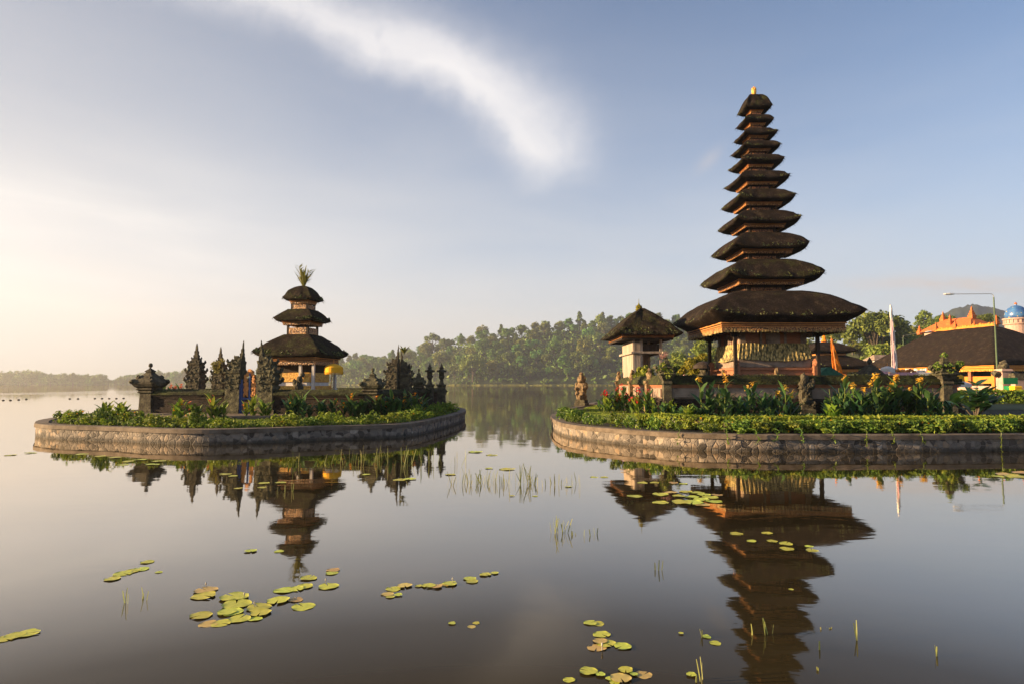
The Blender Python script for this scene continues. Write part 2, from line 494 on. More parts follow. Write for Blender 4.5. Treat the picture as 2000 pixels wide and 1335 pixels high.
M_PLASTER = mat('pinkish_plaster', [(0.40, 0.25, 0.20), (0.52, 0.36, 0.29)], 4, 0.85, 0.3, 0.01)
M_YBIN = mat('yellow_plastic', [(0.75, 0.42, 0.01), (0.82, 0.5, 0.02)], 4, 0.5)
M_GBIN = mat('green_plastic', [(0.01, 0.16, 0.05), (0.015, 0.22, 0.07)], 4, 0.5)


def domemat():
    m, nt, b = newmat('blue_dome_with_gold_stars')
    co = coords(nt)
    v1 = nt.nodes.new('ShaderNodeTexVoronoi')
    v1.inputs['Scale'].default_value = 1.9
    v1.inputs['Randomness'].default_value = 0.35
    nt.links.new(co, v1.inputs['Vector'])
    star = 1.0 - X(v1.outputs['Distance']).step(0.20, 0.26)
    f = nnoise(nt, co, 1.2, 3)
    base = ramp(nt, f, [(0.3, (0.03, 0.09, 0.28)), (0.7, (0.07, 0.20, 0.42))])
    nt.links.new(mixrgb(nt, star, base, (0.60, 0.42, 0.10)), b.inputs['Base Color'])
    b.inputs['Roughness'].default_value = 0.35
    return m


M_DOME = domemat()


# ------------------------------------------------------------------ mesh builder
ICO_V, ICO_F = [], []


def _ico():
    import bmesh
    bm = bmesh.new()
    bmesh.ops.create_icosphere(bm, subdivisions=2, radius=1)
    bm.verts.ensure_lookup_table()
    for v in bm.verts:
        ICO_V.append(v.co.copy())
    for f in bm.faces:
        ICO_F.append([v.index for v in f.verts])
    bm.free()


_ico()


class MB:
    def __init__(self):
        self.v, self.f, self.mi, self.cur = [], [], [], 0

    def add(self, vs, fs):
        o = len(self.v)
        self.v.extend(vs)
        for f in fs:
            self.f.append([i + o for i in f])
            self.mi.append(self.cur)
        return self

    def box(self, c, s, rz=0, top=1.0, topx=None, topy=None, bev=0.0, M=None):
        """box centred at c (x,y) with base z=c[2]; s full sizes; top scaled"""
        tx = top if topx is None else topx
        ty = top if topy is None else topy
        hx, hy, h = s[0] / 2, s[1] / 2, s[2]
        cr, sr = math.cos(rz), math.sin(rz)
        rings = []
        if bev:
            prof = [(0, 1 - bev / max(hx, 1e-6), 1 - bev / max(hy, 1e-6)), (bev, 1, 1), (h - bev, None, None), (h, None, None)]
            pts = [(0, hx - bev, hy - bev), (bev, hx, hy), (h - bev, hx * tx, hy * ty), (h, hx * tx - bev, hy * ty - bev)]
        else:
            pts = [(0, hx, hy), (h, hx * tx, hy * ty)]
        for z, ax, ay in pts:
            ring = []
            for sx, sy in ((-1, -1), (1, -1), (1, 1), (-1, 1)):
                x, y = sx * ax, sy * ay
                p = Vector((c[0] + x * cr - y * sr, c[1] + x * sr + y * cr, c[2] + z))
                ring.append(M @ p if M else p)
            rings.append(ring)
        return self.rings(rings)

    def rings(self, rings, cap=True, closed=True):
        n = len(rings[0])
        vs = [p for r in rings for p in r]
        fs = []
        for i in range(len(rings) - 1):
            for j in range(n if closed else n - 1):
                k = (j + 1) % n
                fs.append([i * n + j, i * n + k, (i + 1) * n + k, (i + 1) * n + j])
        if cap and closed:
            fs.append(list(range(n - 1, -1, -1)))
            fs.append([(len(rings) - 1) * n + j for j in range(n)])
        return self.add(vs, fs)

    def lathe(self, prof, c=(0, 0, 0), n=12, sq=False, ratio=1.0, rz=0):
        rings = []
        if sq:
            angs = [(-1, -1), (1, -1), (1, 1), (-1, 1)]
        else:
            angs = [(math.cos(2 * PI * i / n), math.sin(2 * PI * i / n)) for i in range(n)]
        cr, sr = math.cos(rz), math.sin(rz)
        for r, z in prof:
            rings.append([Vector((c[0] + (x * cr - y * ratio * sr) * r, c[1] + (x * sr + y * ratio * cr) * r, c[2] + z)) for x, y in angs])
        return self.rings(rings)

    def tube(self, pts, rad, n=6):
        pts = [Vector(p) for p in pts]
        if not isinstance(rad, (list, tuple)):
            rad = [rad] * len(pts)
        rings = []
        for i, p in enumerate(pts):
            d = (pts[min(i + 1, len(pts) - 1)] - pts[max(i - 1, 0)]).normalized()
            a = d.cross(Vector((0, 0, 1)))
            if a.length < 0.05:
                a = d.cross(Vector((1, 0, 0)))
            a.normalize()
            b = a.cross(d)
            rings.append([p + (a * math.cos(2 * PI * k / n) + b * math.sin(2 * PI * k / n)) * rad[i] for k in range(n)])
        return self.rings(rings)

    def blob(self, c, r, amp=0.2, fr=2.0, seed=0, rz=0):
        c = Vector(c)
        if not isinstance(r, (list, tuple)):
            r = (r, r, r)
        cr, sr = math.cos(rz), math.sin(rz)
        vs = []
        for p in ICO_V:
            k = 1 + amp * noise.noise(p * fr + Vector((seed * 7.3, seed * 3.1, seed)))
            x, y, z = p.x * r[0] * k, p.y * r[1] * k, p.z * r[2] * k
            vs.append(c + Vector((x * cr - y * sr, x * sr + y * cr, z)))
        return self.add(vs, ICO_F)

    def leaf(self, base, d, L, W, droop=0.3, fold=0.25, n=4, roll=0.0):
        """lanceolate leaf from base along d, bending down by droop"""
        base = Vector(base)
        d = Vector(d).normalized()
        side = d.cross(Vector((0, 0, 1)))
        if side.length < 0.05:
            side = Vector((1, 0, 0))
        side.normalize()
        if roll:
            side = Matrix.Rotation(roll, 3, d) @ side
        up = side.cross(d)
        vs, fs = [], []
        p = base.copy()
        dd = d.copy()
        for i in range(n + 1):
            t = i / n
            w = W * (math.sin(PI * min(1, 0.06 + t * 0.94)) ** 0.75) * 0.5 + 0.002
            if i == n:
                w = 0.003
            upl = side.cross(dd).normalized()
            vs += [p - side * w + upl * w * fold, p.copy(), p + side * w + upl * w * fold]
            dd = (dd + Vector((0, 0, -droop / n))).normalized()
            p = p + dd * (L / n)
        for i in range(n):
            a = i * 3
            fs += [[a, a + 1, a + 4, a + 3], [a + 1, a + 2, a + 5, a + 4]]
        return self.add(vs, fs)

    def card(self, c, s, rng, nrm=None, elong=1.5):
        c = Vector(c)
        if nrm is None:
            nrm = Vector((rng.gauss(0, 1), rng.gauss(0, 1), rng.gauss(0, 1) + 0.4))
        else:
            nrm = Vector(nrm) + Vector((rng.gauss(0, 0.5), rng.gauss(0, 0.5), rng.gauss(0, 0.5)))
        nrm.normalize()
        a = nrm.cross(Vector((rng.gauss(0, 1), rng.gauss(0, 1), rng.gauss(0, 1)))).normalized()
        b = nrm.cross(a)
        s *= rng.uniform(0.6, 1.35)
        a *= s * elong / 2
        b *= s / 2
        k = nrm * s * 0.14
        return self.add([c - a, c - b * 0.8 + k, c + a, c + b * 0.8 + k], [[0, 1, 2, 3]])

    def build(self, name, mats, parent=None, loc=None, rot=None, smooth=False):
        me = bpy.data.meshes.new(name)
        me.from_pydata([tuple(p) for p in self.v], [], self.f)
        if not isinstance(mats, (list, tuple)):
            mats = [mats]
        for m in mats:
            me.materials.append(m)
        if len(mats) > 1:
            me.polygons.foreach_set('material_index', self.mi)
        if smooth:
            me.polygons.foreach_set('use_smooth', [True] * len(me.polygons))
        me.update()
        o = bpy.data.objects.new(name, me)
        COL.objects.link(o)
        if parent:
            o.parent = parent
        if loc is not None:
            o.location = loc
        if rot is not None:
            o.rotation_euler = (0, 0, rot)
        return o


def tag(o, label=None, cat=None, group=None, kind=None):
    if label:
        o['label'] = label
    if cat:
        o['category'] = cat
    if group:
        o['group'] = group
    if kind:
        o['kind'] = kind
    return o


def thing(name, loc, label, cat, group=None, rz=0):
    o = bpy.data.objects.new(name, None)
    COL.objects.link(o)
    o.location = loc
    o.rotation_euler = (0, 0, rz)
    o.empty_display_size = 0.2
    return tag(o, label, cat, group)


def children_of(o):
    return [c for c in bpy.data.objects if c.parent == o]


def copy_tree(o, kids=None):
    c = o.copy()
    COL.objects.link(c)
    for ch in (kids if kids is not None else children_of(o)):
        d = ch.copy()
        COL.objects.link(d)
        d.parent = c
        for g in children_of(ch):
            e = g.copy()
            COL.objects.link(e)
            e.parent = d
    return c


ONES = 'first second third fourth fifth sixth seventh eighth ninth tenth eleventh twelfth thirteenth fourteenth fifteenth sixteenth seventeenth eighteenth nineteenth'.split()
TENS = {2: 'twent', 3: 'thirt', 4: 'fort', 5: 'fift', 6: 'sixt'}


def ordw(i):
    i += 1
    if i < 20:
        return ONES[i - 1]
    t, o = divmod(i, 10)
    return TENS[t] + 'ieth' if o == 0 else TENS[t] + 'y-' + ONES[o - 1]


HAZE = 0.00034

# ------------------------------------------------------------------ terrain, water, islands
def sheet(name, poly, z, m, kind='structure'):
    b = MB()
    b.add([Vector((x, y, z)) for x, y in poly], [list(range(len(poly)))])
    return tag(b.build(name, m), kind=kind)


water = MB()
NX, NY = 8, 8
water.add([Vector((-810, -60, 0)), Vector((1280, -60, 0)), Vector((1280, 1230, 0)), Vector((-810, 1230, 0))], [[0, 1, 2, 3]])
tag(water.build('lake_water', M_WATER), kind='structure')

SH_X = [-200, 330, 400, 700, 900, 1500, 2300]
SH_Y = [930, 900, 840, 690, 570, 535, 535]
RG_X = [-200, 330, 360, 420, 480, 560, 640, 690, 740, 790, 840, 900, 960, 1020, 1060, 1120, 1170, 1230, 1280, 1330, 1400, 1500, 1620, 1800, 2300]
RG_Y = [746, 746, 738, 735, 730, 722, 712, 698, 699, 690, 684, 668, 655, 646, 637, 632, 627, 622, 620, 628, 640, 650, 660, 690, 700]


def hill_z(px, Y):
    ys = interp(px, SH_X, SH_Y)
    yr = ys + 130
    H = max(0.6, (HY - interp(px, RG_X, RG_Y)) / F * yr - 4)
    t = (Y - ys) / 130
    z = H * min(1, max(0, t)) ** 0.85 if t > 0 else -0.5 + t
    if t > 1:
        z = H * (1 - 0.25 * (t - 1))
    return z + (noise.noise(Vector((px * 0.02, Y * 0.03, 0))) * 4 * min(1, max(0, t * 3)) * (1 if H > 8 else 0.1)) + 0.3


hb = MB()
cols = list(range(-160, 2320, 20))
rows = [-4, 0, 6, 14, 25, 40, 58, 76, 95, 115, 135, 165, 200]
vs, fs = [], []
for px in cols:
    ys = interp(px, SH_X, SH_Y)
    for r_ in rows:
        Y = ys + r_
        vs.append(Vector(((px - 1000) / F * Y, Y, hill_z(px, Y) if r_ >= 0 else -0.5)))
n = len(rows)
for i in range(len(cols) - 1):
    for j in range(n - 1):
        a = i * n + j
        fs.append([a, a + n, a + n + 1, a + 1])
hb.add(vs, fs)
tag(hb.build('wooded_hill', M_HILL, smooth=True), kind='structure')

# reed margin at the foot of the hill
rb = MB()
rng = random.Random(5)
for i in range(900):
    px = rng.uniform(640, 1500)
    Y = interp(px, SH_X, SH_Y) - rng.uniform(0, 5)
    x = (px - 1000) / F * Y
    h = rng.uniform(0.5, 1.3)
    rb.box((x, Y, -0.1), (rng.uniform(1.5, 4), 0.5, h), rz=rng.uniform(-0.5, 0.5), top=0.6)
tag(rb.build('shore_reeds', M_REED), kind='stuff')

# mountain far behind on the right
mb = MB()
mx = [1660, 1740, 1775, 1800, 1850, 1880, 1905, 1940, 1980, 2050, 2150, 2260]
my = [740, 668, 644, 633, 611, 598, 594, 598, 609, 632, 668, 740]
vs, fs = [], []
cols = [1660 + i * 5 for i in range(121)]
rows = [i * 10 for i in range(21)]
for px in cols:
    H = (HY - interp(px, mx, my)) / F * 1050
    for r_ in rows:
        Y = 850 + r_
        t = r_ / 200
        z = H * math.sin(t * PI / 2) ** 0.9 + noise.noise(Vector((px * 0.05, Y * 0.05, 3))) * 5 * t + noise.noise(Vector((px * 0.16, Y * 0.13, 5))) * 3.2 * t + noise.noise(Vector((px * 0.4, Y * 0.3, 8))) * 1.6 * t
        vs.append(Vector(((px - 1000) / F * Y, Y, z - 1)))
n = len(rows)
for i in range(len(cols) - 1):
    for j in range(n - 1):
        a = i * n + j
        fs.append([a, a + n, a + n + 1, a + 1])
mb.add(vs, fs)
tag(mb.build('mountain', M_MOUNT, smooth=True), kind='structure')


def smooth_path(pts, k=5):
    out = []
    n = len(pts)
    for i in range(n - 1):
        p0, p1, p2, p3 = (Vector(pts[max(0, i - 1)]), Vector(pts[i]), Vector(pts[i + 1]), Vector(pts[min(n - 1, i + 2)]))
        for j in range(k):
            t = j / k
            out.append(0.5 * ((2 * p1) + (p2 - p0) * t + (2 * p0 - 5 * p1 + 4 * p2 - p3) * t * t + (3 * p1 - p0 - 3 * p2 + p3) * t ** 3))
    out.append(Vector(pts[-1]))
    return out


def offset_path(path, d):
    out = []
    for i, p in enumerate(path):
        t = (path[min(i + 1, len(path) - 1)] - path[max(i - 1, 0)]).normalized()
        out.append(p + Vector((-t.y, t.x)) * d)
    return out


def strip_wall(path, prof):
    """sweep (offset, z) profile along a 2-D path; positive offset is to the left of travel"""
    b = MB()
    rings = []
    for k, (o, z) in enumerate(prof):
        pp = offset_path(path, o)
        rings.append([Vector((q.x, q.y, z)) for q in pp])
    n = len(path)
    vs = [p for r in rings for p in r]
    fs = []
    m = len(prof)
    for i in range(m):
        k = (i + 1) % m
        for j in range(n - 1):
            fs.append([i * n + j, i * n + j + 1, k * n + j + 1, k * n + j])
    fs.append([i * n for i in range(m)])
    fs.append([i * n + n - 1 for i in range(m)][::-1])
    b.add(vs, fs)
    return b


def path_at(path, s):
    for i in range(len(path) - 1):
        d = (path[i + 1] - path[i]).length
        if s <= d:
            return path[i].lerp(path[i + 1], s / max(d, 1e-6))
        s -= d
    return path[-1].copy()


def path_len(path):
    return sum((path[i + 1] - path[i]).length for i in range(len(path) - 1))


L_PTS = [(-13.58, 18.3), (-12.42, 17.5), (-10.3, 16.75), (-9.2, 16.25), (-8.2, 15.95), (-7.3, 15.95), (-6.3, 16.3), (-5.02, 17.1), (-3.76, 17.55), (-2.95, 18.25), (-2.55, 19.8), (-2.25, 22.0), (-2.05, 23.8), (-1.9, 26.35)]
L_BACK = [(-2.3, 30), (-4, 34), (-8, 36.5), (-13, 35.5), (-16, 31), (-16.3, 25), (-15.0, 20.6), (-13.58, 18.3)]
lp = smooth_path(L_PTS)
lfull = lp + [p for p in smooth_path([L_PTS[-1]] + L_BACK)][1:]
R_PTS = [(30, 14.7), (16, 14.42), (13.5, 14.4), (11.5, 14.4), (9, 14.2), (7, 14.18), (5.64, 14.2), (4.79, 14.35), (3.95, 14.66), (3.28, 15.25), (2.57, 16.1), (2.02, 16.9), (1.57, 17.98), (1.37, 19.2), (1.32, 21.2), (1.5, 24), (2.5, 29.5), (4.0, 35), (5.2, 39.7), (8, 41.5), (13, 44)]
rp = smooth_path(R_PTS)[::-1]              # travel left-back -> front -> right, land to the left
IZ = 0.38


def retaining(path, label, thing_name='retaining_wall'):
    t = thing(thing_name, (path[0].x, path[0].y, 0), label, 'retaining wall')
    inv = Vector((path[0].x, path[0].y))
    pp = [p - inv for p in path]
    strip_wall(pp, [(0.05, -0.5), (0.03, IZ - 0.11), (0.4, IZ - 0.11), (0.4, -0.5)]).build('stone_face', M_RUBBLE, t)
    strip_wall(pp, [(-0.005, IZ - 0.108), (0.0, IZ - 0.01), (0.012, IZ), (0.33, IZ), (0.33, IZ - 0.108)]).build('coping', M_CONC, t)
    return t


retaining(lfull, 'low rubble stone wall with concrete coping holding the small left island')
retaining(rp, 'low rubble stone wall with concrete coping along the right island shore')
li = offset_path(lfull[:-1], 0.31)
sheet('shrine_island_ground', [(p.x, p.y) for p in li], IZ - 0.02, M_SOIL)
ri = offset_path(rp, 0.31)
rpoly = [(p.x, p.y) for p in ri] + [(150, 14.5), (600, 250), (420, 330), (140, 330), (60, 170), (24, 75)]
sheet('pagoda_island_ground', rpoly, IZ - 0.02, M_SOIL)
sheet('land', [(16.6, 28.0), (150, 28), (600, 250), (420, 330), (140, 330), (60, 170), (25, 75), (14, 45), (16.6, 34.2)], IZ, M_LAND)


# ------------------------------------------------------------------ roofs
def roof_rings(Rx, Ry, prof, lift, seed, n=22, amp=0.03, rnd=0.022):
    """square thatch roof: prof = [(inset from eave, z, lift weight)]"""
    rings = []
    for inset, z, w in prof:
        rx, ry = max(Rx - inset, 0.01), max(Ry - inset, 0.01)
        ring = []
        for s in range(4):
            for k in range(n):
                t = -1 + 2 * k / n
                e = math.copysign(abs(t) ** 0.8, t)
                x, y = [(e, -1), (1, e), (-e, 1), (-1, -e)][s]
                cfac = min(abs(x), abs(y)) ** 4
                q = 1 - rnd * min(abs(x), abs(y)) ** 10
                px, py = x * rx * q, y * ry * q
                nz = noise.noise(Vector((px * 3.1, py * 3.1, z * 3 + seed * 5.7)))
                n2 = noise.noise(Vector((px * 9, py * 9, z * 4 + seed * 2.7)))
                k_ = 1 + (nz * amp + n2 * amp * 0.6) / max(rx, 0.25)
                ring.append(Vector((px * k_, py * k_, z + lift * w * cfac + (nz * amp * 0.6 + n2 * amp * 0.5) * w)))
        rings.append(ring)
    return rings


def thatch(name, parent, Rx, Ry, ztop, ztip, top_in, zcut, rfin, lift, m, seed, amp=0.03, moss=60, mosssize=0.07, bulge=0.12):
    """thatch roof; top_in: how far in from the eave the top edge lies; rfin: inset of the fascia"""
    H = ztop - ztip
    prof = [(top_in + 0.08, ztop - 0.02, 0.0), (top_in, ztop, 0.0)]
    for i in range(1, 9):
        t = i / 9
        z = ztip + H * (1 - t) + bulge * H * math.sin(t * PI) * 1.2
        prof.append((top_in * (1 - t), z, t ** 2))
    prof += [(0.0, ztip, 1.0), (0.03, ztip - 0.05 * max(0.4, min(1, Rx)), 1.0)]
    for i in range(1, 4):
        t = i / 3
        prof.append((rfin * t, lerp(ztip - 0.05, zcut, t ** 0.9), (1 - t)))
    prof.append((min(rfin + 0.25, min(Rx, Ry) * 0.9), zcut + 0.01, 0))
    b = MB()
    b.rings(roof_rings(Rx, Ry, prof, lift, seed, amp=amp))
    rf_ = random.Random(seed + 900)
    lips = roof_rings(Rx, Ry, [(0.01, ztip + 0.01, 1.0), (top_in * .5, ztip + H * .62, 0.3)], lift, seed, amp=amp)
    for i in range(int(420 * max(Rx, Ry))):
        j = rf_.randrange(len(lips[0]))
        k = (j + 1) % len(lips[0])
        t = rf_.random()
        p, q = lips[0][j].lerp(lips[0][k], t), lips[1][j].lerp(lips[1][k], t)
        e = (p - q).normalized()
        sd = (lips[0][k] - lips[0][j]).normalized() * rf_.uniform(.006, .014)
        o0 = p.lerp(q, rf_.random() ** 3 * .9) + Vector((0, 0, .015))
        o1 = o0 + e * rf_.uniform(.06, .2) + Vector((0, 0, rf_.uniform(-.05, .03)))
        b.add([o0 - sd, o0 + sd, o1], [[0, 1, 2]])
    o = b.build(name, m, parent, smooth=True)
    if moss:
        mo = MB()
        rg = random.Random(seed)
        rr = roof_rings(Rx, Ry, [(0.02, ztip + 0.0, 1.0), (top_in * 0.15, ztip + H * 0.2, 0.8)], lift, seed, amp=amp)
        for i in range(moss):
            j = rg.randrange(len(rr[0]))
            if noise.noise(Vector((rr[0][j].x * 1.3, rr[0][j].y * 1.3, seed))) < 0.03:
                continue
            t = rg.random() ** 2
            p = rr[0][j].lerp(rr[0][(j + 1) % len(rr[0])], rg.random())
            q = rr[1][j]
            mo.card(p.lerp(q, t) + Vector((0, 0, 0.02)), mosssize, rg, elong=1.4)
        if mo.f:
            tag(mo.build('moss', M_MOSS, o), kind='stuff')
    return o


def ringslab(b, rx, ry, z0, z1, t=0.12, c=(0, 0)):
    b.box((c[0], c[1] - ry + t / 2, z0), (2 * rx, t, z1 - z0))
    b.box((c[0], c[1] + ry - t / 2, z0), (2 * rx, t, z1 - z0))
    b.box((c[0] - rx + t / 2, c[1], z0), (t, 2 * (ry - t), z1 - z0))
    b.box((c[0] + rx - t / 2, c[1], z0), (t, 2 * (ry - t), z1 - z0))


def fascia(parent, rx, ry, z0, z1, mtop=None, mlow=None, teeth=True, tsize=0.05):
    """stepped cornice board under the thatch with a carved lower band"""
    h = z1 - z0
    b = MB()
    ringslab(b, rx + 0.045, ry + 0.045, z0 + h * 0.90, z1 + 0.02)
    ringslab(b, rx + 0.02, ry + 0.02, z0 + h * 0.68, z0 + h * 0.78)
    ringslab(b, rx + 0.03, ry + 0.03, z0 + h * 0.52, z0 + h * 0.58)
    o = b.build('fascia', mtop or M_WOODO, parent)
    c = MB()
    ringslab(c, rx, ry, z0 + h * 0.12, z0 + h * 0.52 - 0.003, 0.08)
    if teeth:
        k = int(2 * rx / tsize)
        for i in range(k):
            x = -rx + (i + 0.5) * 2 * rx / k
            for sy in (-1, 1):
                c.box((x, sy * (ry - 0.03), z0 + (h * 0.02 if i % 2 else -h * 0.02)), (tsize * 0.7, 0.04, h * 0.12))
        k = int(2 * ry / tsize)
        for i in range(k):
            y = -ry + (i + 0.5) * 2 * ry / k
            for sx in (-1, 1):
                c.box((sx * (rx - 0.03), y, z0 + (h * 0.02 if i % 2 else -h * 0.02)), (0.04, tsize * 0.7, h * 0.12))
    c.build('carved_band', mlow or M_GOLD, o)
    # dark boarded soffit closing the eave
    s = MB()
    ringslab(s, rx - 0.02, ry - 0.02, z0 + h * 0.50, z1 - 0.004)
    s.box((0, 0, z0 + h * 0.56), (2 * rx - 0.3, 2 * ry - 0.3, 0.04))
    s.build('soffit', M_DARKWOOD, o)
    return o


# ------------------------------------------------------------------ the tall pagoda
def tall_pagoda():
    cx, cy = 11.66, 30.0
    t = thing('pagoda', (cx, cy, IZ), 'tall eleven-tiered thatched pagoda with orange eaves on the right island', 'pagoda')
    Z = lambda z: z - IZ
    Rs = [0.62, 0.67, 0.77, 0.87, 0.98, 1.14, 1.29, 1.44, 1.69, 2.12, 3.27]
    zt = [14.64, 13.98, 13.31, 12.68, 11.98, 11.12, 10.13, 9.08, 7.86, 6.48, 4.60]
    rf = [0.27, 0.34, 0.42, 0.49, 0.56, 0.70, 0.82, 0.91, 1.12, 1.45, 2.66]
    zf = [14.40, 13.74, 13.11, 12.44, 11.65, 10.78, 9.77, 8.72, 7.47, 5.99, 3.93]
    for k in range(11):
        R_, lift = Rs[k] * 1.02, 0.14 * Rs[k]
        if k == 10:
            lift = 0.24
        fh = max(0.12, 0.11 * R_)
        z0, z1 = zf[k] - fh * 0.28, zf[k] + fh * 0.72
        if k == 10:
            z0, z1 = 3.70, 4.09
        rbox = 0.41 * R_
        if k == 0:
            ztop, tin, bul = 15.30, R_ - 0.06, 0.30
        else:
            ztop = zf[k - 1] - 0.13 * Rs[k - 1] - 0.06
            tin = (R_ - 0.41 * Rs[k - 1]) * (0.8 if k < 10 else 0.76)
            bul = 0.16
        o = thatch('thatch_roof', t, R_, R_, Z(ztop), Z(zt[k] - lift), tin, Z(z1), R_ - rf[k] - 0.03, lift, M_THATCH if k % 3 else M_THATCHP, k + 3, amp=0.022 + 0.012 * R_, moss=int(90 + 200 * R_), mosssize=0.055 + 0.012 * R_, bulge=bul)
        fascia(o, rf[k], rf[k], Z(z0), Z(z1), tsize=0.045 if k < 10 else 0.07)
        if k < 10:
            nxt_top = zf[k] - 0.13 * R_ - 0.06
            b = MB()
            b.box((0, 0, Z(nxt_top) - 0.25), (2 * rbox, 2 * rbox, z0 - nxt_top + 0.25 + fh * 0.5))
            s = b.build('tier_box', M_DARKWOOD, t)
            pnl = MB()
            hp = (z0 - nxt_top)
            for a in range(4):
                Mx = Matrix.Rotation(a * PI / 2, 4, 'Z')
                pnl.box((0, -rbox - 0.012, Z(nxt_top) - 0.05), (1.55 * rbox, 0.03, hp * 0.75 + 0.05), M=Mx)
            pnl.build('carved_panel', M_PANEL, s)
    # gilded crown
    b = MB()
    b.lathe([(0.10, 0), (0.12, 0.05), (0.08, 0.09), (0.115, 0.15), (0.12, 0.30), (0.09, 0.34), (0.10, 0.38), (0.03, 0.42), (0.01, 0.5)], (0, 0, Z(15.28)), 10)
    for a in range(6):
        b.box((0.09 * math.cos(a), 0.09 * math.sin(a), Z(15.58)), (0.06, 0.06, 0.14), top=0.3)
    b.build('finial', M_YCLOTH, t)
    # body
    b = MB()
    for w, z0, z1 in ((2.0, 0.36, 1.5), (1.82, 1.5, 1.72), (1.66, 1.72, 1.86), (1.78, 1.86, 1.98), (1.63, 1.98, 2.11), (1.70, 2.11, 2.22)):
        b.box((0, 0, Z(z0)), (2 * w, 2 * w, z1 - z0 - 0.003))
    o = b.build('platform', M_TERRA, t)
    for a in range(4):
        d = MB()
        Mx = Matrix.Rotation(a * PI / 2, 4, 'Z')
        d.blob((0, 0, 0), (0.10, 0.08, 0.2), 0.5, 3, a)
        d.v = [Mx @ (p + Vector((0, -1.78, Z(2.0)))) for p in d.v]
        d.build('relief_carving', M_STONEW, o)
        for sx in (-1, 1):
            d = MB()
            d.box((sx * 1.74, -1.74, Z(1.7)), (0.26, 0.26, 0.62), top=0.8)
            d.blob((sx * 1.74, -1.74, Z(2.4)), (0.13, 0.13, 0.18), 0.5, 3, a * 2 + sx)
            d.v = [Mx @ p for p in d.v]
            if sx == 1:
                d.build('corner_carving', M_TERRA, o)
    b = MB()
    b.box((0, 0, Z(2.22)), (3.2, 3.2, 0.42), bev=0.03)
    b.box((0, 0, Z(2.64)), (3.0, 3.0, 0.06))
    b.build('stone_plinth', M_STONEL, t)
    b = MB()
    b.box((0, 0, Z(2.70)), (2.9, 2.9, 1.2))
    w = b.build('cella_wall', M_TERRA, t)
    for a in range(4):
        Mx = Matrix.Rotation(a * PI / 2, 4, 'Z')
        p = MB()
        p.box((0, -1.46, Z(3.25)), (0.62, 0.06, 0.5), M=Mx)
        p.box((0, -1.50, Z(3.3)), (0.32, 0.05, 0.4), top=0.5, M=Mx)
        p.build('carved_niche', M_STONEL, w)
        for x, wd in ((-1.36, .24), (-.55, .1), (.55, .1), (1.34, .2)):
            p = MB()
            p.box((x, -1.46, Z(2.7)), (wd, 0.08, 1.1), M=Mx)
            p.build('pilaster', M_STONEL, w)
    # pleated printed cloth wrapped round the body
    b = MB()
    n = 240
    rings = []
    for lvl in range(6):
        tt = lvl / 5
        ring = []
        for i in range(n):
            s, k = divmod(i, n // 4)
            e = -1 + 2 * k / (n // 4)
            x, y = [(e, -1), (1, e), (-e, 1), (-1, -e)][s]
            rr = 1.58 + 0.14 * tt + 0.022 * math.sin(i * 1.9) + 0.02 * noise.noise(Vector((i * 0.31, tt * 2, 0)))
            ca = abs(e)
            sag = 0.12 * math.sin((e + 1) * PI / 2 * 1.0) + 0.05 * noise.noise(Vector((i * 0.09, 3, 0)))
            z = lerp(3.28 + 0.03 * noise.noise(Vector((i * 0.06, 1, 0))), 2.62 - sag, tt)
            q = 1 - 0.04 * min(abs(x), abs(y)) ** 8
            ring.append(Vector((x * rr * q, y * rr * q, Z(z))))
        rings.append(ring)
    b.rings(rings, cap=False)
    b.build('wrapped_cloth', M_PCLOTH, t, smooth=False)
    b = MB()
    rg = random.Random(8)
    for i in range(700):
        s = rg.randrange(4)
        e = rg.uniform(-1, 1)
        x, y = [(e, -1), (1, e), (-e, 1), (-1, -e)][s]
        b.box((x * 2.63, y * 2.63, Z(rg.uniform(3.66, 3.76))), (0.05, 0.05, rg.uniform(0.05, 0.13)), rz=rg.random())
    tag(b.build('tassel_fringe', M_PCLOTH, t), kind='stuff')
    for sx, sy in ((-1, -1), (1, -1), (-1, 1), (1, 1)):
        b = MB()
        x, y = sx * 1.82, sy * 1.82
        b.box((x, y, Z(1.4)), (0.26, 0.26, 0.42), top=0.75)
        b.box((x, y, Z(1.82)), (0.14, 0.14, 2.1), bev=0.015)
        b.box((x, y, Z(3.55)), (0.3, 0.14, 0.2), topx=1.6)
        b.build('post', M_DARKWOOD, t)
    return t


tall_pagoda()

# ------------------------------------------------------------------ stone towers and lanterns
TOWER = [(0, 1.0), (.05, 1.0), (.06, .9), (.40, .86), (.41, .98), (.45, 1.05), (.46, .88), (.54, .84), (.55, .96), (.59, 1.0), (.60, .74), (.67, .70), (.68, .8), (.71, .82), (.72, .5), (.77, .46), (.78, .3), (.82, .32), (.83, .22), (.88, .22), (.89, .14), (.95, .11), (1, .03)]


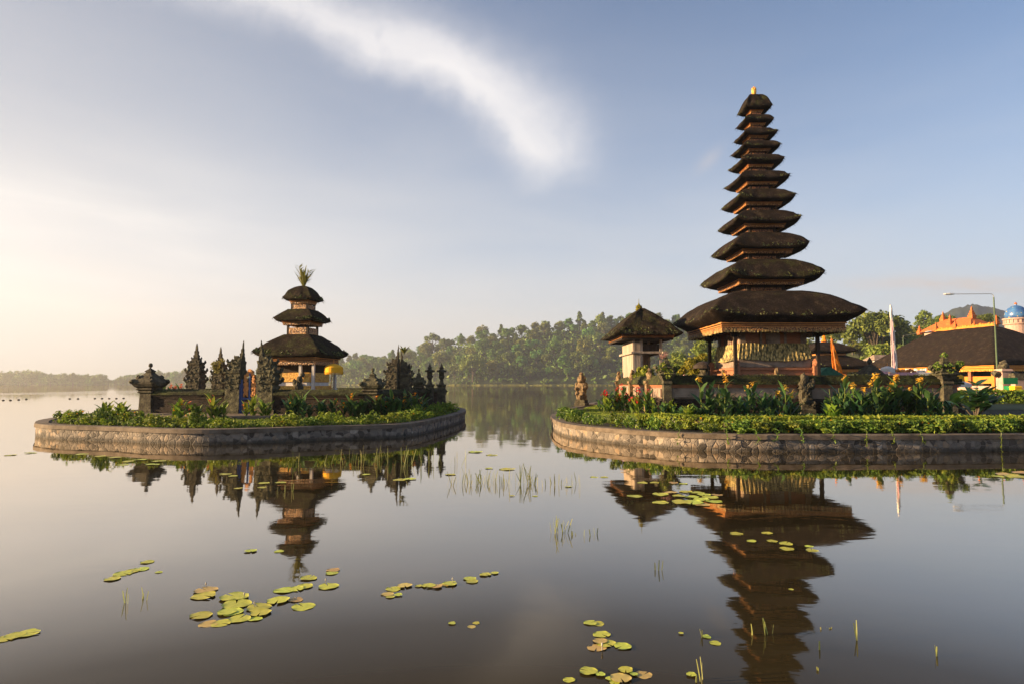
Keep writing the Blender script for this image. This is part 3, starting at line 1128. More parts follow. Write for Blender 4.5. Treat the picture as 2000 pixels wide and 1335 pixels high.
def tower(h, w, half=0, seed=0, depth=0.8, spire=True):
    """carved candi tower: stacked cornices with flame ears; half=+1/-1 keeps one side with a flat inner face"""
    b = MB()
    rg = random.Random(seed)
    prof = TOWER if spire else [p for p in TOWER if p[0] <= .77]
    rings = []
    for f_, k in prof:
        k *= 1 + rg.uniform(-0.03, 0.03)
        hw, hd = w / 2 * k, w / 2 * depth * k
        if half:
            pk = w * k if f_ < 0.775 else w * k * 0.5
            x0, x1 = (0, pk) if half > 0 else (-pk, 0)
        else:
            x0, x1 = -hw, hw
        rings.append([Vector((x0, -hd, f_ * h)), Vector((x1, -hd, f_ * h)), Vector((x1, hd, f_ * h)), Vector((x0, hd, f_ * h))])
    b.rings(rings)
    for f_, k, s in ((.45, 1.0, 1.2), (.59, .95, 1.1), (.71, .76, 1.0), (.77, .42, .7), (.50, .84, .9), (.64, .7, .85), (.35, .86, .7)):
        e = w * 0.095 * s
        hw, hd = w / 2 * k, w / 2 * depth * k
        xs = (-hw, hw) if not half else ((w * k,) if half > 0 else (-w * k,))
        for x in xs:
            for y in (-hd, hd):
                sgn = 1 if x > 0 else -1
                b.blob((x + sgn * e * 0.2, y, f_ * h + e * 0.3), (e * 0.8, e * 0.7, e), 0.6, 2.5, seed + f_ * 9 + y)
                b.box((x + sgn * e * 0.25, y, f_ * h + e * 0.2), (e * 1.1, e * 1.1, e * 1.5), top=0.35)
        cx = 0 if not half else half * w * k * 0.5
        for q in range(3):
            b.blob((cx + rg.uniform(-.35, .35) * w * k, -hd, f_ * h - e * 0.2 + rg.uniform(-.5, .9) * e), (e * 0.8, e * 0.45, e * 0.9), 0.6, 2.5, seed + q + f_ * 3)
    for q in range(int(14 * h)):
        f_ = rg.uniform(.3, .74)
        k = interp(f_, [p[0] for p in TOWER], [p[1] for p in TOWER])
        x = rg.uniform(-.5, .5) * w * k if not half else half * rg.uniform(.05, 1.0) * w * k
        b.box((x, -w / 2 * depth * k, f_ * h), (w * .12, w * .08, w * .07), rz=rg.uniform(-.3, .3), top=.7)
    return b


def stone_tower(name, loc, h, w, label, cat, half=0, seed=0, rz=0, m=None, depth=0.8, group=None, extra=None):
    t = thing(name, loc, label, cat, group, rz)
    b = tower(h, w, half, seed, depth)
    # body up to the spire, spire apart
    o = b.build('carved_body', m or M_STONE, t)
    return t


def moss_patch(parent, pts, m=None, s=0.06, seed=0, name='moss'):
    b = MB()
    rg = random.Random(seed)
    for c, r, k in pts:
        for i in range(k):
            d = Vector((rg.gauss(0, 1), rg.gauss(0, 1), rg.gauss(0, 1))).normalized()
            b.card(Vector(c) + d * r * rg.uniform(0.6, 1), s, rg)
    return b.build(name, m or M_MOSS, parent)


def lantern_pillar(name, loc, h_sh, w, h_cap, wc, label, cat='stone pillar', rz=0, m=None, mcap=None, knob=True, group=None):
    """square pillar with stacked mouldings and a wide pyramidal cap ending in a bulb"""
    t = thing(name, loc, label, cat, group, rz)
    b = MB()
    b.lathe([(w * .62, 0), (w * .62, h_sh * .12), (w * .5, h_sh * .15), (w * .46, h_sh * .78), (w * .6, h_sh * .82), (w * .52, h_sh * .88), (w * .66, h_sh * .94), (w * .58, h_sh)], sq=True)
    b.build('shaft', m or M_STONE, t)
    c = MB()
    z = h_sh
    c.lathe([(wc * .34, z), (wc * .42, z + h_cap * .06), (wc * .5, z + h_cap * .17), (wc * .5, z + h_cap * .24), (wc * .40, z + h_cap * .34), (wc * .34, z + h_cap * .42), (wc * .2, z + h_cap * .52), (wc * .12, z + h_cap * .62), (wc * .16, z + h_cap * .66), (wc * .08, z + h_cap * .74)], sq=True)
    for sx in (-1, 1):
        for sy in (-1, 1):
            c.blob((sx * wc * .46, sy * wc * .46, z + h_cap * .25), (wc * .12, wc * .12, h_cap * .10), .6, 2.5, sx + 2 * sy)
            c.blob((sx * wc * .3, sy * wc * .3, z + h_cap * .42), (wc * .1, wc * .1, h_cap * .09), .6, 2.5, sx + 3 * sy)
        c.blob((sx * wc * .45, -wc * .1, z + h_cap * .12), (wc * .12, wc * .2, h_cap * .08), .6, 2.5, sx)
    c.blob((0, 0, z + h_cap * .7), (wc * .1, wc * .1, h_cap * .1), .3, 2, 4)
    c.blob((0, 0, z + h_cap * .9), (wc * .085, wc * .085, h_cap * .1), .1, 2, 5)
    c.build('cap', mcap or M_STONE, t)
    return t


# ------------------------------------------------------------------ left island temple
A9 = -R(9)
LO = Vector((-8.85, 21.68))
LU, LV = Vector((math.cos(A9), math.sin(A9))), Vector((-math.sin(A9), math.cos(A9)))
LZ = 0.5


def LW(a, b, z=LZ):
    p = LO + LU * a + LV * b
    return Vector((p.x, p.y, z))


def left_wall():
    t = thing('enclosure_wall', LW(0, 0), 'dark mossy low stone wall around the small shrine on the left island', 'wall', rz=A9)
    segs = [((-3.75, 0), (-0.85, 0)), ((0.95, 0), (4.35, 0)), ((-3.75, 0.3), (-3.75, 8.7)), ((4.35, 0.3), (4.35, 8.7)), ((-3.45, 9), (4.05, 9))]
    b, c, mo = MB(), MB(), MB()
    rg = random.Random(3)
    for (x0, y0), (x1, y1) in segs:
        L = math.hypot(x1 - x0, y1 - y0)
        a = math.atan2(y1 - y0, x1 - x0)
        mid = ((x0 + x1) / 2, (y0 + y1) / 2)
        for w, z0, z1 in ((.42, -.1, .12), (.34, .12, .2), (.26, .2, .5), (.32, .5, .57), (.38, .57, .62)):
            b.box((*mid, z0), (L, w, z1 - z0 - 0.002), rz=a)
        c.box((*mid, .62), (L, .46, .07), rz=a)
        c.box((*mid, .69), (L, .42, .12), rz=a, topy=.35, topx=1)
        for i in range(int(L * 60)):
            s = rg.random()
            mo.card((lerp(x0, x1, s) + rg.uniform(-.2, .2), lerp(y0, y1, s) + rg.uniform(-.2, .2), rg.uniform(.62, .8)), .035, rg)
    b.build('wall_body', M_BRICK, t)
    o = c.build('coping', M_COPING, t)
    tag(mo.build('moss', M_MOSS, o), kind='stuff')


left_wall()
lantern_pillar('corner_pillar', LW(-3.75, -0.02), 0.86, .46, .86, .82, 'dark stone corner pillar with wide pointed cap at the island wall left end', 'corner pillar', A9)
lantern_pillar('corner_pillar', LW(4.35, -0.02), 0.82, .42, .70, .62, 'mossy corner pillar with pyramid cap between the stone half-gate and the twin tower', 'corner pillar', A9, mcap=M_STONEG)
lantern_pillar('corner_pillar', LW(4.35, 5.0), 0.9, .3, .72, .46, 'small mossy pointed pillar beside the slim lantern posts on the left island', 'corner pillar', A9, mcap=M_STONEG)
lantern_pillar('stone_lantern', Vector((P(494, 760, 25).x, 25, LZ)), 0.95, .22, .55, .56, 'small pointed mossy stone cap showing above the blue iron gate', 'stone lantern', A9, mcap=M_STONEG)
stone_tower('gate_tower', LW(-0.27, 0), 2.46, .60, 'tall carved stone half of the split gate standing left of the blue iron gate', 'gate tower', -1, 11, A9, M_STONEG)
stone_tower('gate_tower', LW(0.36, 0), 2.46, .66, 'tall carved stone half of the split gate standing right of the blue iron gate', 'gate tower', 1, 12, A9, M_STONEG)
stone_tower('gate_tower', LW(-3.75, 2.45), 2.55, .60, 'dark carved stone tower with thin spire, leftmost tower on the left island', 'gate tower', 0, 13, A9)
tw3 = stone_tower('gate_tower', LW(-3.70, 3.9), 2.5, .54, 'carved stone tower with a yellowish plant growing on it, second from left', 'gate tower', 0, 14, A9)
moss_patch(tw3, [((0.0, -.3, 1.75), .22, 90), ((.05, -.3, 1.55), .16, 50), ((.22, -.2, 1.95), .08, 20)], M_FERN, .07, 4, 'growing_plant')
stone_tower('gate_tower', LW(2.05, 9), 2.62, .66, 'carved stone half tower standing close behind the yellow parasol', 'gate tower', 1, 15, A9)
stone_tower('gate_tower', LW(4.27, 2.75), 2.45, .50, 'left half of the twin carved tower on the right side of the island wall', 'gate tower', -1, 16, A9)
tw8 = stone_tower('gate_tower', LW(4.32, 2.9), 2.3, .44, 'right half of the twin carved tower, with a leafy tuft on its top', 'gate tower', 1, 17, A9)
fb = MB()
rg = random.Random(2)
for i in range(16):
    a = rg.uniform(0, 2 * PI)
    fb.leaf((0.1, 0, 2.1), (math.cos(a) * .5, math.sin(a) * .5, 1), rg.uniform(.25, .42), .06, 0.7)
fb.build('leafy_tuft', M_FERN, tw8)


def lantern_post(px, Y, label, seed):
    p = P(px, 797, Y)
    t = thing('lantern_post', (p.x, p.y, IZ), label, 'stone lantern', 'slim lantern posts on the left island')
    b = MB()
    b.lathe([(.20, 0), (.20, .1), (.165, .13), (.155, 1.0), (.19, 1.04), (.19, 1.1)], sq=True)
    b.build('post', M_STONE, t)
    c = MB()
    c.lathe([(.12, 1.1), (.09, 1.17), (.06, 1.28), (.10, 1.36), (.13, 1.40), (.13, 1.44), (.10, 1.47)], n=8)
    c.lathe([(.10, 1.46), (.10, 1.6), (.115, 1.61)], sq=True)
    c.lathe([(.20, 1.61), (.19, 1.65), (.10, 1.72), (.07, 1.76), (.12, 1.78), (.06, 1.84), (.03, 1.92), (.005, 2.0)], n=8)
    for a in range(8):
        c.box((.19 * math.cos(a * PI / 4), .19 * math.sin(a * PI / 4), 1.63), (.05, .05, .07), top=.3)
    c.build('lantern', M_STONE, t)


lantern_post(839, 27.0, 'slim dark post with a small carved stone lantern, the nearer the pointed pillar', 1)
lantern_post(862, 27.2, 'slim dark post with a small carved stone lantern nearest the island tip', 2)


def iron_gate():
    t = thing('iron_gate', LW(0.05, -.1), 'ornate blue and orange iron gate between the carved gate towers', 'gate', rz=A9)
    b = MB()
    for x in (-.29, 0, .27):
        b.box((x, 0, 0), (.045, .05, 1.15 if x else 1.42))
    b.box((-.01, 0, .06), (.56, .04, .04))
    b.box((-.01, 0, .48), (.56, .04, .04))
    b.box((-.33, .06, 0), (.05, .3, 1.0))
    b.build('frame', M_BLUE, t)
    c = MB()
    rg = random.Random(6)
    for s in (-.145, .135):
        for z, r in ((.7, .065), (.86, .085), (1.02, .06), (1.14, .075), (1.25, .05), (.2, .05), (.33, .06)):
            c.blob((s + rg.uniform(-.02, .02), 0, z), (r, .025, r * 1.2), .5, 3, z * 9)
        for q in (-.06, .06):
            for z in (.62, .8, .98):
                c.blob((s + q, 0, z), (.03, .02, .07), .4, 3, z * 5 + q)
        c.box((s, .01, .1), (.2, .012, .3))
    c.blob((0, 0, 1.40), (.12, .03, .09), .5, 3, 2)
    c.blob((-.09, 0, 1.3), (.06, .03, .07), .5, 3, 3)
    c.blob((.09, 0, 1.3), (.06, .03, .07), .5, 3, 4)
    c.build('scrollwork', M_WOODO, t)


iron_gate()
st = MB()
st.box((-.6, -1.0, -.14), (4.6, 1.5, .15), bev=.015)
tag(st.build('stone_step', M_CONC, None, LW(0, 0.0), A9), 'broad low concrete landing in front of the iron gate', 'step')
st = MB()
st.box((-2.9, -1.15, -.14), (1.3, .9, .17), bev=.015)
tag(st.build('stone_slab', M_CONC, None, LW(0, 0.0), A9), 'small raised concrete slab left of the gate landing', 'slab')


def small_pagoda():
    cx, cy = -8.59, 26.2
    t = thing('shrine', (cx, cy, LZ), 'small three-tiered thatched shrine with gold cloths on the left island', 'shrine', rz=A9)
    Z = lambda z: z - LZ
    data = [(.62, 4.97, .07, 5.50, .38, 4.72, 4.86, .20), (.85, 4.12, .10, 4.50, .58, 3.84, 4.0, .45), (1.42, 2.76, .14, 3.47, 1.1, 2.24, 2.52, .55)]
    for k, (R_, ztip, lift, ztop, rfz, z0, z1, rt) in enumerate(data):
        tin = R_ - rt if k else R_ - 0.08
        o = thatch('thatch_roof', t, R_, R_, Z(ztop), Z(ztip - lift), tin, Z(z1), R_ - rfz - .03, lift, M_THATCHM, 30 + k, amp=.04, moss=int(620 * R_), mosssize=.075, bulge=.2 if k == 0 else .08)
        fascia(o, rfz, rfz, Z(z0), Z(z1), tsize=.05)
    for r_, z0, z1 in ((.46, 3.40, 3.86), (.36, 4.45, 4.74)):
        b = MB()
        for sx in (-1, 1):
            for sy in (-1, 1):
                b.box((sx * (r_ - .04), sy * (r_ - .04), Z(z0)), (.08, .08, z1 - z0))
        b.box((0, 0, Z(z0)), (2 * r_ - .1, 2 * r_ - .1, (z1 - z0) * .72))
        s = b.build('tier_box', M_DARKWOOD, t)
        p = MB()
        for a in range(4):
            p.box((0, -r_ + .03, Z(z0) + .03), (1.6 * r_, .06, (z1 - z0) * .68), M=Matrix.Rotation(a * PI / 2, 4, 'Z'))
        p.build('carved_panel', M_GOLD, s)
    f = MB()
    rg = random.Random(9)
    for i in range(46):
        a = rg.uniform(0, 2 * PI)
        e = rg.uniform(.12, .75)
        f.leaf((rg.uniform(-.06, .06), rg.uniform(-.06, .06), Z(5.40) + rg.uniform(0, .25)), (math.cos(a) * e, math.sin(a) * e, 1), rg.uniform(.3, .85), .07, rg.uniform(.1, .9))
    for sx, hh in ((-.16, .75), (.22, .55)):
        for i in range(14):
            z = .2 + hh * i / 14
            for s in (-1, 1):
                f.leaf((sx * (z + .1) * 1.3, 0, Z(5.40) + z), (s * .8 + sx, rg.uniform(-.4, .4), .7), .24, .05, .5)
    f.build('roof_ferns', M_FERN, t)
    b = MB()
    for w, z0, z1 in ((1.15, .40, .62), (1.0, .62, 1.0), (1.08, 1.0, 1.12)):
        b.box((0, 0, Z(z0)), (2 * w, 2 * w, z1 - z0 - .002))
    b.build('plinth', M_STONEL, t)
    b = MB()
    b.box((-.1, 0, Z(1.12)), (1.9, 1.9, .30))
    o = b.build('altar', M_YCLOTH, t)
    b = MB()
    b.box((-.1, 0, Z(1.42)), (1.72, 1.72, .14))
    b.build('white_cloth', M_WHITE, o)
    b = MB()
    b.box((-.1, 0, Z(1.56)), (1.78, 1.7, .38), bev=.02)
    b.box((-.1, -.87, Z(1.57)), (1.8, .05, .35))
    b.build('gold_cloth', M_YCLOTH, o)
    b = MB()
    b.box((-.1, 0.1, Z(1.94)), (1.5, 1.3, .34))
    b.build('dark_cabinet', M_DARKWOOD, o)
    for sx, sy in ((-1, -1), (.45, -1), (1, -1), (-1, 1), (1, 1)):
        b = MB()
        b.lathe([(.10, 0), (.10, .16), (.055, .2), (.05, 1.2), (.09, 1.26)], (sx * .98, sy * .98, Z(1.10)), sq=True)
        b.build('post', M_WHITEP, t)
    g = MB()
    g.blob((0, 0, .2), (.16, .15, .25), .5, 2.5, 3)
    g.blob((.02, -.04, .5), (.11, .11, .14), .5, 2.5, 5)
    g.blob((-.16, 0, .38), (.08, .08, .16), .5, 2.5, 6)
    g.blob((.12, -.05, .68), (.07, .07, .1), .5, 2.5, 7)
    g.box((0, 0, -.2), (.3, .3, .3))
    tag(g.build('guardian_statue', M_STONE, None, LW(.95, 1.6, 1.15)), 'small dark stone guardian before the gold cloths of the left shrine', 'statue')


small_pagoda()


def parasol(loc, r, h, pole_base, m, label, drop=.22, fringe=True, tilt=(0, 0), group=None):
    """ceremonial parasol: shallow dome, straight valance with fringe, pole"""
    t = thing('parasol', loc, label, 'parasol', group)
    b = MB()
    n = 24
    rings = []
    for rr, z in ((.02, .0), (.35, -.06), (.7, -.16), (.95, -.30), (1.0, -.36)):
        rings.append([Vector((math.cos(2 * PI * i / n) * rr * r, math.sin(2 * PI * i / n) * rr * r, z * r * 1.3)) for i in range(n)])
    rings.append([Vector((math.cos(2 * PI * i / n) * (1.0 + .04 * math.sin(i * 2.6)) * r, math.sin(2 * PI * i / n) * (1.0 + .04 * math.sin(i * 2.6)) * r, -.36 * r * 1.3 - drop + .02 * (i % 2))) for i in range(n)])
    b.rings(rings, cap=False)
    o = b.build('canopy', m, t)
    b = MB()
    for i in range(48):
        a = 2 * PI * i / 48
        b.box((math.cos(a) * r * 1.01, math.sin(a) * r * 1.01, -.36 * r * 1.3 - drop - .06), (.02, .02, .08), rz=a)
    b.build('fringe', m, o)
    b = MB()
    b.tube([(0, 0, .09), (tilt[0] * .5, tilt[1] * .5, -h / 2), (tilt[0], tilt[1], -h)], .018, 6)
    b.lathe([(.0, 0), (.035, .01), (.015, .06), (.03, .09), (.005, .15)], (0, 0, .02), 8)
    b.build('pole', M_WOODO, t)
    return t


pp = P(652, 709, 25.3)
parasol(pp, .36, pp.z - LZ, 0, M_YELLOW, 'yellow fringed ceremonial parasol at the right corner of the small shrine', .2, tilt=(-.22, 0))


# ------------------------------------------------------------------ right island temple wall
WX0, WX1, WY0, WY1 = 5.62, 16.15, 23.3, 33.8


def rect_wall(b, inset, t, z0, z1):
    x0, x1, y0, y1 = WX0 + inset, WX1 - inset, WY0 + inset, WY1 - inset
    h = z1 - z0
    b.box(((x0 + x1) / 2, y0 + t / 2, z0), (x1 - x0, t, h))
    b.box(((x0 + x1) / 2, y1 - t / 2, z0), (x1 - x0, t, h))
    b.box((x0 + t / 2, (y0 + y1) / 2, z0), (t, y1 - y0 - 2 * t, h))
    b.box((x1 - t / 2, (y0 + y1) / 2, z0), (t, y1 - y0 - 2 * t, h))


def right_wall():
    t = thing('enclosure_wall', (0, 0, 0), 'long temple wall with mossy coping, pale panels and terracotta bands around the tall pagoda', 'wall')
    b = MB()
    zs = [IZ - .1, .56, .64, .72, .80, .88, .96]
    for i in range(6):
        rect_wall(b, -.16 + (.05 if i % 2 else 0) + .012 * i, .55, zs[i], zs[i + 1] - .003)
    b.build('brick_base', M_BRICK, t)
    b = MB()
    rect_wall(b, 0, .3, .96, 1.36)
    for i, x in enumerate([6.3, 7.9, 9.4, 12.3, 13.9, 15.2]):
        b.box((x, WY0 - .03, 1.0), (1.15, .06, .32), bev=.012)
    for y in (24.6, 26.1, 27.8, 29.4, 31, 32.4):
        b.box((WX0 - .03, y, 1.0), (.06, 1.1, .32), bev=.012)
    b.build('stone_panels', M_STONEL, t)
    b = MB()
    rect_wall(b, -.05, .4, 1.36, 1.41)
    rect_wall(b, -.09, .48, 1.413, 1.47)
    b.build('terracotta_band', M_TERRA, t)
    c = MB()
    rect_wall(c, -.17, .64, 1.473, 1.56)
    rect_wall(c, -.13, .56, 1.563, 1.68)
    rect_wall(c, -.06, .42, 1.683, 1.76)
    rect_wall(c, .02, .26, 1.763, 1.81)
    o = c.build('coping', M_COPING, t)
    m = MB()
    rg = random.Random(12)
    for i in range(2600):
        if rg.random() < .7:
            p = (rg.uniform(WX0, WX1), WY0 + rg.uniform(-.16, .25), 0)
        else:
            p = (WX0 + rg.uniform(-.16, .25), rg.uniform(WY0, WY1), 0)
        if noise.noise(Vector((p[0] * .9, p[1] * .9, 2))) < -.1:
            continue
        z = 1.5 + (.3 * sstep(-.16, .15, p[1] - WY0) if p[1] < WY0 + .3 else .3 * sstep(-.16, .15, p[0] - WX0))
        m.card((p[0], p[1], z + rg.uniform(-.02, .05)), .05, rg)
    tag(m.build('moss', M_MOSS, o), kind='stuff')
    # side wall parapets with little orange piers on the sunlit side
    for y in (25.9, 29.6, 33.4):
        b = MB()
        b.box((WX0 - .06, y, .9), (.34, .36, .62), bev=.02)
        b.box((WX0 - .06, y, 1.52), (.42, .44, .1))
        b.blob((WX0 - .06, y, 1.78), (.13, .14, .22), .6, 2.5, y)
        b.blob((WX0 - .06, y - .05, 2.02), (.09, .09, .13), .6, 2.5, y + 1)
        b.box((WX0 - .06, y, .4), (.4, .42, .5))
        b.build('carved_pier', M_STONEW, t)
    b = MB()
    b.lathe([(.27, 0), (.27, .2), (.2, .24), (.18, .9), (.25, .95), (.2, 1.02), (.27, 1.1), (.2, 1.2)], (WX0 + 3.95 + 1.0, WY0 - .12, IZ), sq=True)
    for i in range(18):
        rg2 = random.Random(i)
        b.blob((WX0 + 4.95 + rg2.uniform(-.22, .22), WY0 - .36, IZ + .4 + rg2.uniform(0, .85)), (.09, .06, .1), .6, 2.5, i)
    b.blob((WX0 + 4.95, WY0 - .12, 1.68), (.16, .14, .2), .4, 2.5, 3)
    b.box((WX0 + 4.95, WY0 - .12, 1.72), (.1, .1, .2), top=.2)
    b.build('carved_pillar', M_STONE, t)
    return t


right_wall()


def corner_shrine(px, Y, top_y, w, label, seed, wings=1.0, m=None):
    """pillar at a wall corner carrying a winged stone throne with stacked spire"""
    p = P(px, 800, Y)
    ztop = P(px, top_y, Y).z
    t = thing('corner_shrine', (p.x, p.y, IZ), label, 'corner shrine')
    b = MB()
    zb = 1.45 - IZ + .35
    b.lathe([(w * .72, 0), (w * .72, .25), (w * .6, .3), (w * .5, .5), (w * .45, zb * .75), (w * .55, zb * .8), (w * .5, zb * .86), (w * .7, zb * .95), (w * .78, zb)], sq=True)
    b.build('pillar', M_STONE, t)
    c = MB()
    H = ztop - IZ - zb
    c.lathe([(w * .9, zb), (w * 1.0, zb + H * .06), (w * .8, zb + H * .12), (w * .55, zb + H * .16), (w * .5, zb + H * .34), (w * .7, zb + H * .38), (w * .6, zb + H * .45), (w * .35, zb + H * .5), (w * .38, zb + H * .6), (w * .26, zb + H * .64), (w * .28, zb + H * .72), (w * .16, zb + H * .76), (w * .17, zb + H * .84), (w * .06, zb + H * .9), (w * .01, zb + H)], sq=True)
    rg = random.Random(seed)
    for s in (-1, 1):
        for i in range(9):
            tt = i / 8
            c.blob((s * w * (.75 + .75 * tt * wings), rg.uniform(-.1, .1), zb + H * (.08 + .36 * tt * rg.uniform(.7, 1))), (w * .2, w * .2, H * .085), .6, 2.5, i + seed)
        c.box((s * w * 1.35 * wings, 0, zb + H * .2), (w * .28, w * .3, H * .24), top=.6)
    for i in range(12):
        c.blob((rg.uniform(-w, w) * .9, -w * .7, zb + H * rg.uniform(0, .4)), (w * .16, w * .12, H * .05), .6, 2.5, i)
    c.build('winged_throne', m or M_STONEG, t)
    return t


cs = corner_shrine(1303, 23.25, 693, .30, 'winged stone pillar topped by a pink bromeliad at the temple wall left corner', 4, .9)
fb = MB()
rg = random.Random(5)
for i in range(46):
    a = rg.uniform(0, 2 * PI)
    e = rg.uniform(.2, 1.1)
    fb.leaf((-.12, 0, 2.0), (math.cos(a) * e, math.sin(a) * e, .9), rg.uniform(.2, .36), .03, .5)
fb.build('bromeliad', M_PPLANT, cs)
moss_patch(cs, [((-.2, -.2, 1.72), .18, 90), ((.3, -.2, 1.7), .14, 60), ((0, -.25, 1.5), .2, 60)], M_SHRUB, .07, 6, 'pillar_foliage')
cs = corner_shrine(1848, 23.2, 687, .36, 'large winged stone throne shrine on the right corner of the temple wall', 9, 1.0)
moss_patch(cs, [((-.38, -.2, 1.75), .16, 90), ((.45, -.15, 1.8), .16, 110), ((0, -.25, 1.65), .22, 90), ((0, 0, 2.15), .12, 60)], M_SHRUB, .06, 7, 'pillar_foliage')


# ------------------------------------------------------------------ pavilion on the left corner of the wall
def pavilion():
    x0, x1, y0, y1 = 5.80, 7.2, 30.6, 33.5
    cx, cy = 6.42, 32.2
    t = thing('raised_pavilion', (cx, cy, IZ), 'raised plank-walled pavilion with one mossy thatched roof beside the tall pagoda', 'pavilion')
    L = lambda x, y, z: (x - cx, y - cy, z - IZ)
    zb = 1.62
    b = MB()
    b.box(L((x0 + x1) / 2, (y0 + y1) / 2, IZ - .05), (x1 - x0 + .5, y1 - y0 + .5, 1.1))
    b.box(L((x0 + x1) / 2, (y0 + y1) / 2, IZ + 1.05), (x1 - x0 + .36, y1 - y0 + .36, .2), top=.86)
    b.build('stone_base', M_STONEL, t)
    ze = P(1240, 668, 30.6).z
    zm = P(1240, 690, 30.6).z
    b = MB()
    b.box(L(x0 + .05, (y0 + y1) / 2, zb), (.09, y1 - y0, zm - zb))
    b.box(L(x0 + .05, (y0 + y1) / 2, zm + .1), (.09, y1 - y0, ze - zm))
    k = 7
    for i in range(k):
        b.box(L(x0 - .003, y0 + (i + .5) * (y1 - y0) / k, zb), (.03, (y1 - y0) / k - .025, zm - zb - .02))
        b.box(L(x0 - .003, y0 + (i + .5) * (y1 - y0) / k, zm + .12), (.03, (y1 - y0) / k - .025, ze - zm - .15))
    b.box(L(x0 + .22, y0 + .04, zb), (.26, .07, ze - zb))
    b.box(L((x0 + x1) / 2 + .1, y1 - .05, zb), (x1 - x0 - .2, .07, ze - zb))
    b.build('plank_wall', M_GREYWOOD, t)
    b = MB()
    for i in range(5):
        b.box(L(x0 + .5 + i * .19, y0 + .16, zm + .12), (.18, .04, ze - zm - .2))
    b.build('front_panel', M_DARKWOOD, t)  # shade on the front planks is put into this darker wood colour
    for x in (x0 + .4, x1 - .06):
        for y in (y0 + .08, y1 - .12):
            q = MB()
            q.box(L(x, y, zb - .1), (.12, .12, ze - zb + .3), bev=.012)
            q.build('post', M_GREYWOOD, t)
    b = MB()
    b.box(L((x0 + x1) / 2 + .05, y0 - .05, zm), (x1 - x0 + .35, .14, .1), bev=.01)
    b.box(L((x0 + x1) / 2 + .05, y1 + .05, zm), (x1 - x0 + .35, .14, .1), bev=.01)
    b.box(L(x0 - .08, (y0 + y1) / 2, zm - .005), (.12, y1 - y0 + .6, .1), bev=.01)
    b.box(L(x1 + .02, (y0 + y1) / 2, zm - .005), (.12, y1 - y0 + .6, .1), bev=.01)
    b.build('floor_beam', M_GREYWOOD, t)
    z0 = P(1240, 664, 30.3).z
    zt = P(1199, 649, 29.8).z
    ztop = P(1250, 606, 32.2).z
    o = thatch('thatch_roof', t, 1.63, 2.4, ztop - IZ, zt - .07 - IZ, 1.52, z0 + .22 - IZ, .36, .07, M_THATCHM, 61, amp=.05, moss=520, mosssize=.08, bulge=.05)
    fascia(o, 1.22, 1.99, z0 - IZ, z0 + .22 - IZ, tsize=.06, teeth=False, mlow=M_DARKWOOD)
    b = MB()
    b.lathe([(.16, 0), (.19, .06), (.12, .12), (.15, .2), (.10, .27), (.04, .33), (.012, .42), (.01, .6)], (0, 0, ztop - IZ - .03), 8)
    for a in range(6):
        b.box((.14 * math.cos(a), .14 * math.sin(a), ztop - IZ + .1), (.05, .05, .16), top=.2)
    b.build('finial', M_YBUSH, t)


pavilion()


def statue():
    p = G(1136, 790, .40)
    t = thing('guardian_statue', (p.x, p.y, IZ), 'weathered brown stone guardian statue alone at the left lawn edge', 'statue', rz=-.5)
    b = MB()
    b.box((0, 0, -.05), (.58, .58, .2), bev=.02)
    b.box((0, 0, .15), (.5, .5, .16), bev=.02)
    b.build('pedestal', M_STONE, t)
    b = MB()
    for s in (-1, 1):
        b.blob((s * .14, -.03, .48), (.15, .17, .26), .35, 3, s)
        b.blob((s * .15, -.2, .62), (.13, .16, .12), .3, 3, s + 2)
        b.blob((s * .25, -.02, .98), (.10, .13, .24), .35, 3, s + 4)
        b.blob((s * .2, -.2, .86), (.09, .14, .1), .3, 3, s + 6)
        b.blob((s * .17, .02, 1.36), (.07, .09, .16), .5, 3, s + 9)
    b.blob((0, 0, .72), (.25, .21, .26), .3, 3, 7)
    b.blob((0, -.01, 1.0), (.25, .2, .25), .3, 3, 8)
    b.blob((0, -.05, 1.28), (.17, .18, .19), .3, 3, 10)
    b.blob((0, -.20, 1.25), (.09, .06, .07), .3, 3, 11)
    b.blob((0, 0, 1.47), (.17, .16, .14), .5, 3, 12)
    b.blob((0, .02, 1.6), (.12, .12, .12), .5, 3, 13)
    b.blob((.0, -.22, .45), (.1, .08, .22), .5, 3, 14)
    o = b.build('figure', M_STONEW, t)
    md = o.modifiers.new('remesh', 'REMESH')
    md.mode = 'VOXEL'
    md.voxel_size = .028
    return t


statue()


# ------------------------------------------------------------------ things behind the temple on the right
def two_tier_shrine():
    Y = 62.0
    c = P(1612, 748, Y)
    t = thing('thatched_shrine', (c.x, Y, IZ), 'dark two-tiered thatched shrine behind the orange banner', 'shrine')
    z = lambda py: P(1612, py, Y).z - IZ
    thatch('thatch_roof', t, 2.2, 2.2, z(667), z(687), 2.05, z(691), .7, .12, M_THATCH, 71, amp=.05, moss=40, mosssize=.12, bulge=.16)
    b = MB()
    b.box((0, 0, z(697)), (2.7, 2.7, z(690) - z(697)))
    b.build('fascia', M_WOODO, t)
    thatch('thatch_roof', t, 3.1, 3.1, z(693), z(716), 1.9, z(721), .8, .15, M_THATCH, 72, amp=.05, moss=60, mosssize=.12, bulge=.1)
    b = MB()
    b.box((0, 0, z(726)), (4.2, 4.2, z(721) - z(726)))
    b.box((0, 0, 0), (2.8, 2.8, z(724)))
    b.build('hall_body', M_WOODO, t)
    b = MB()
    b.lathe([(.25, 0), (.3, .15), (.15, .3), (.2, .45), (.03, .7)], (0, 0, z(667) - .05), 8)
    b.build('finial', M_ORANGE, t)


two_tier_shrine()


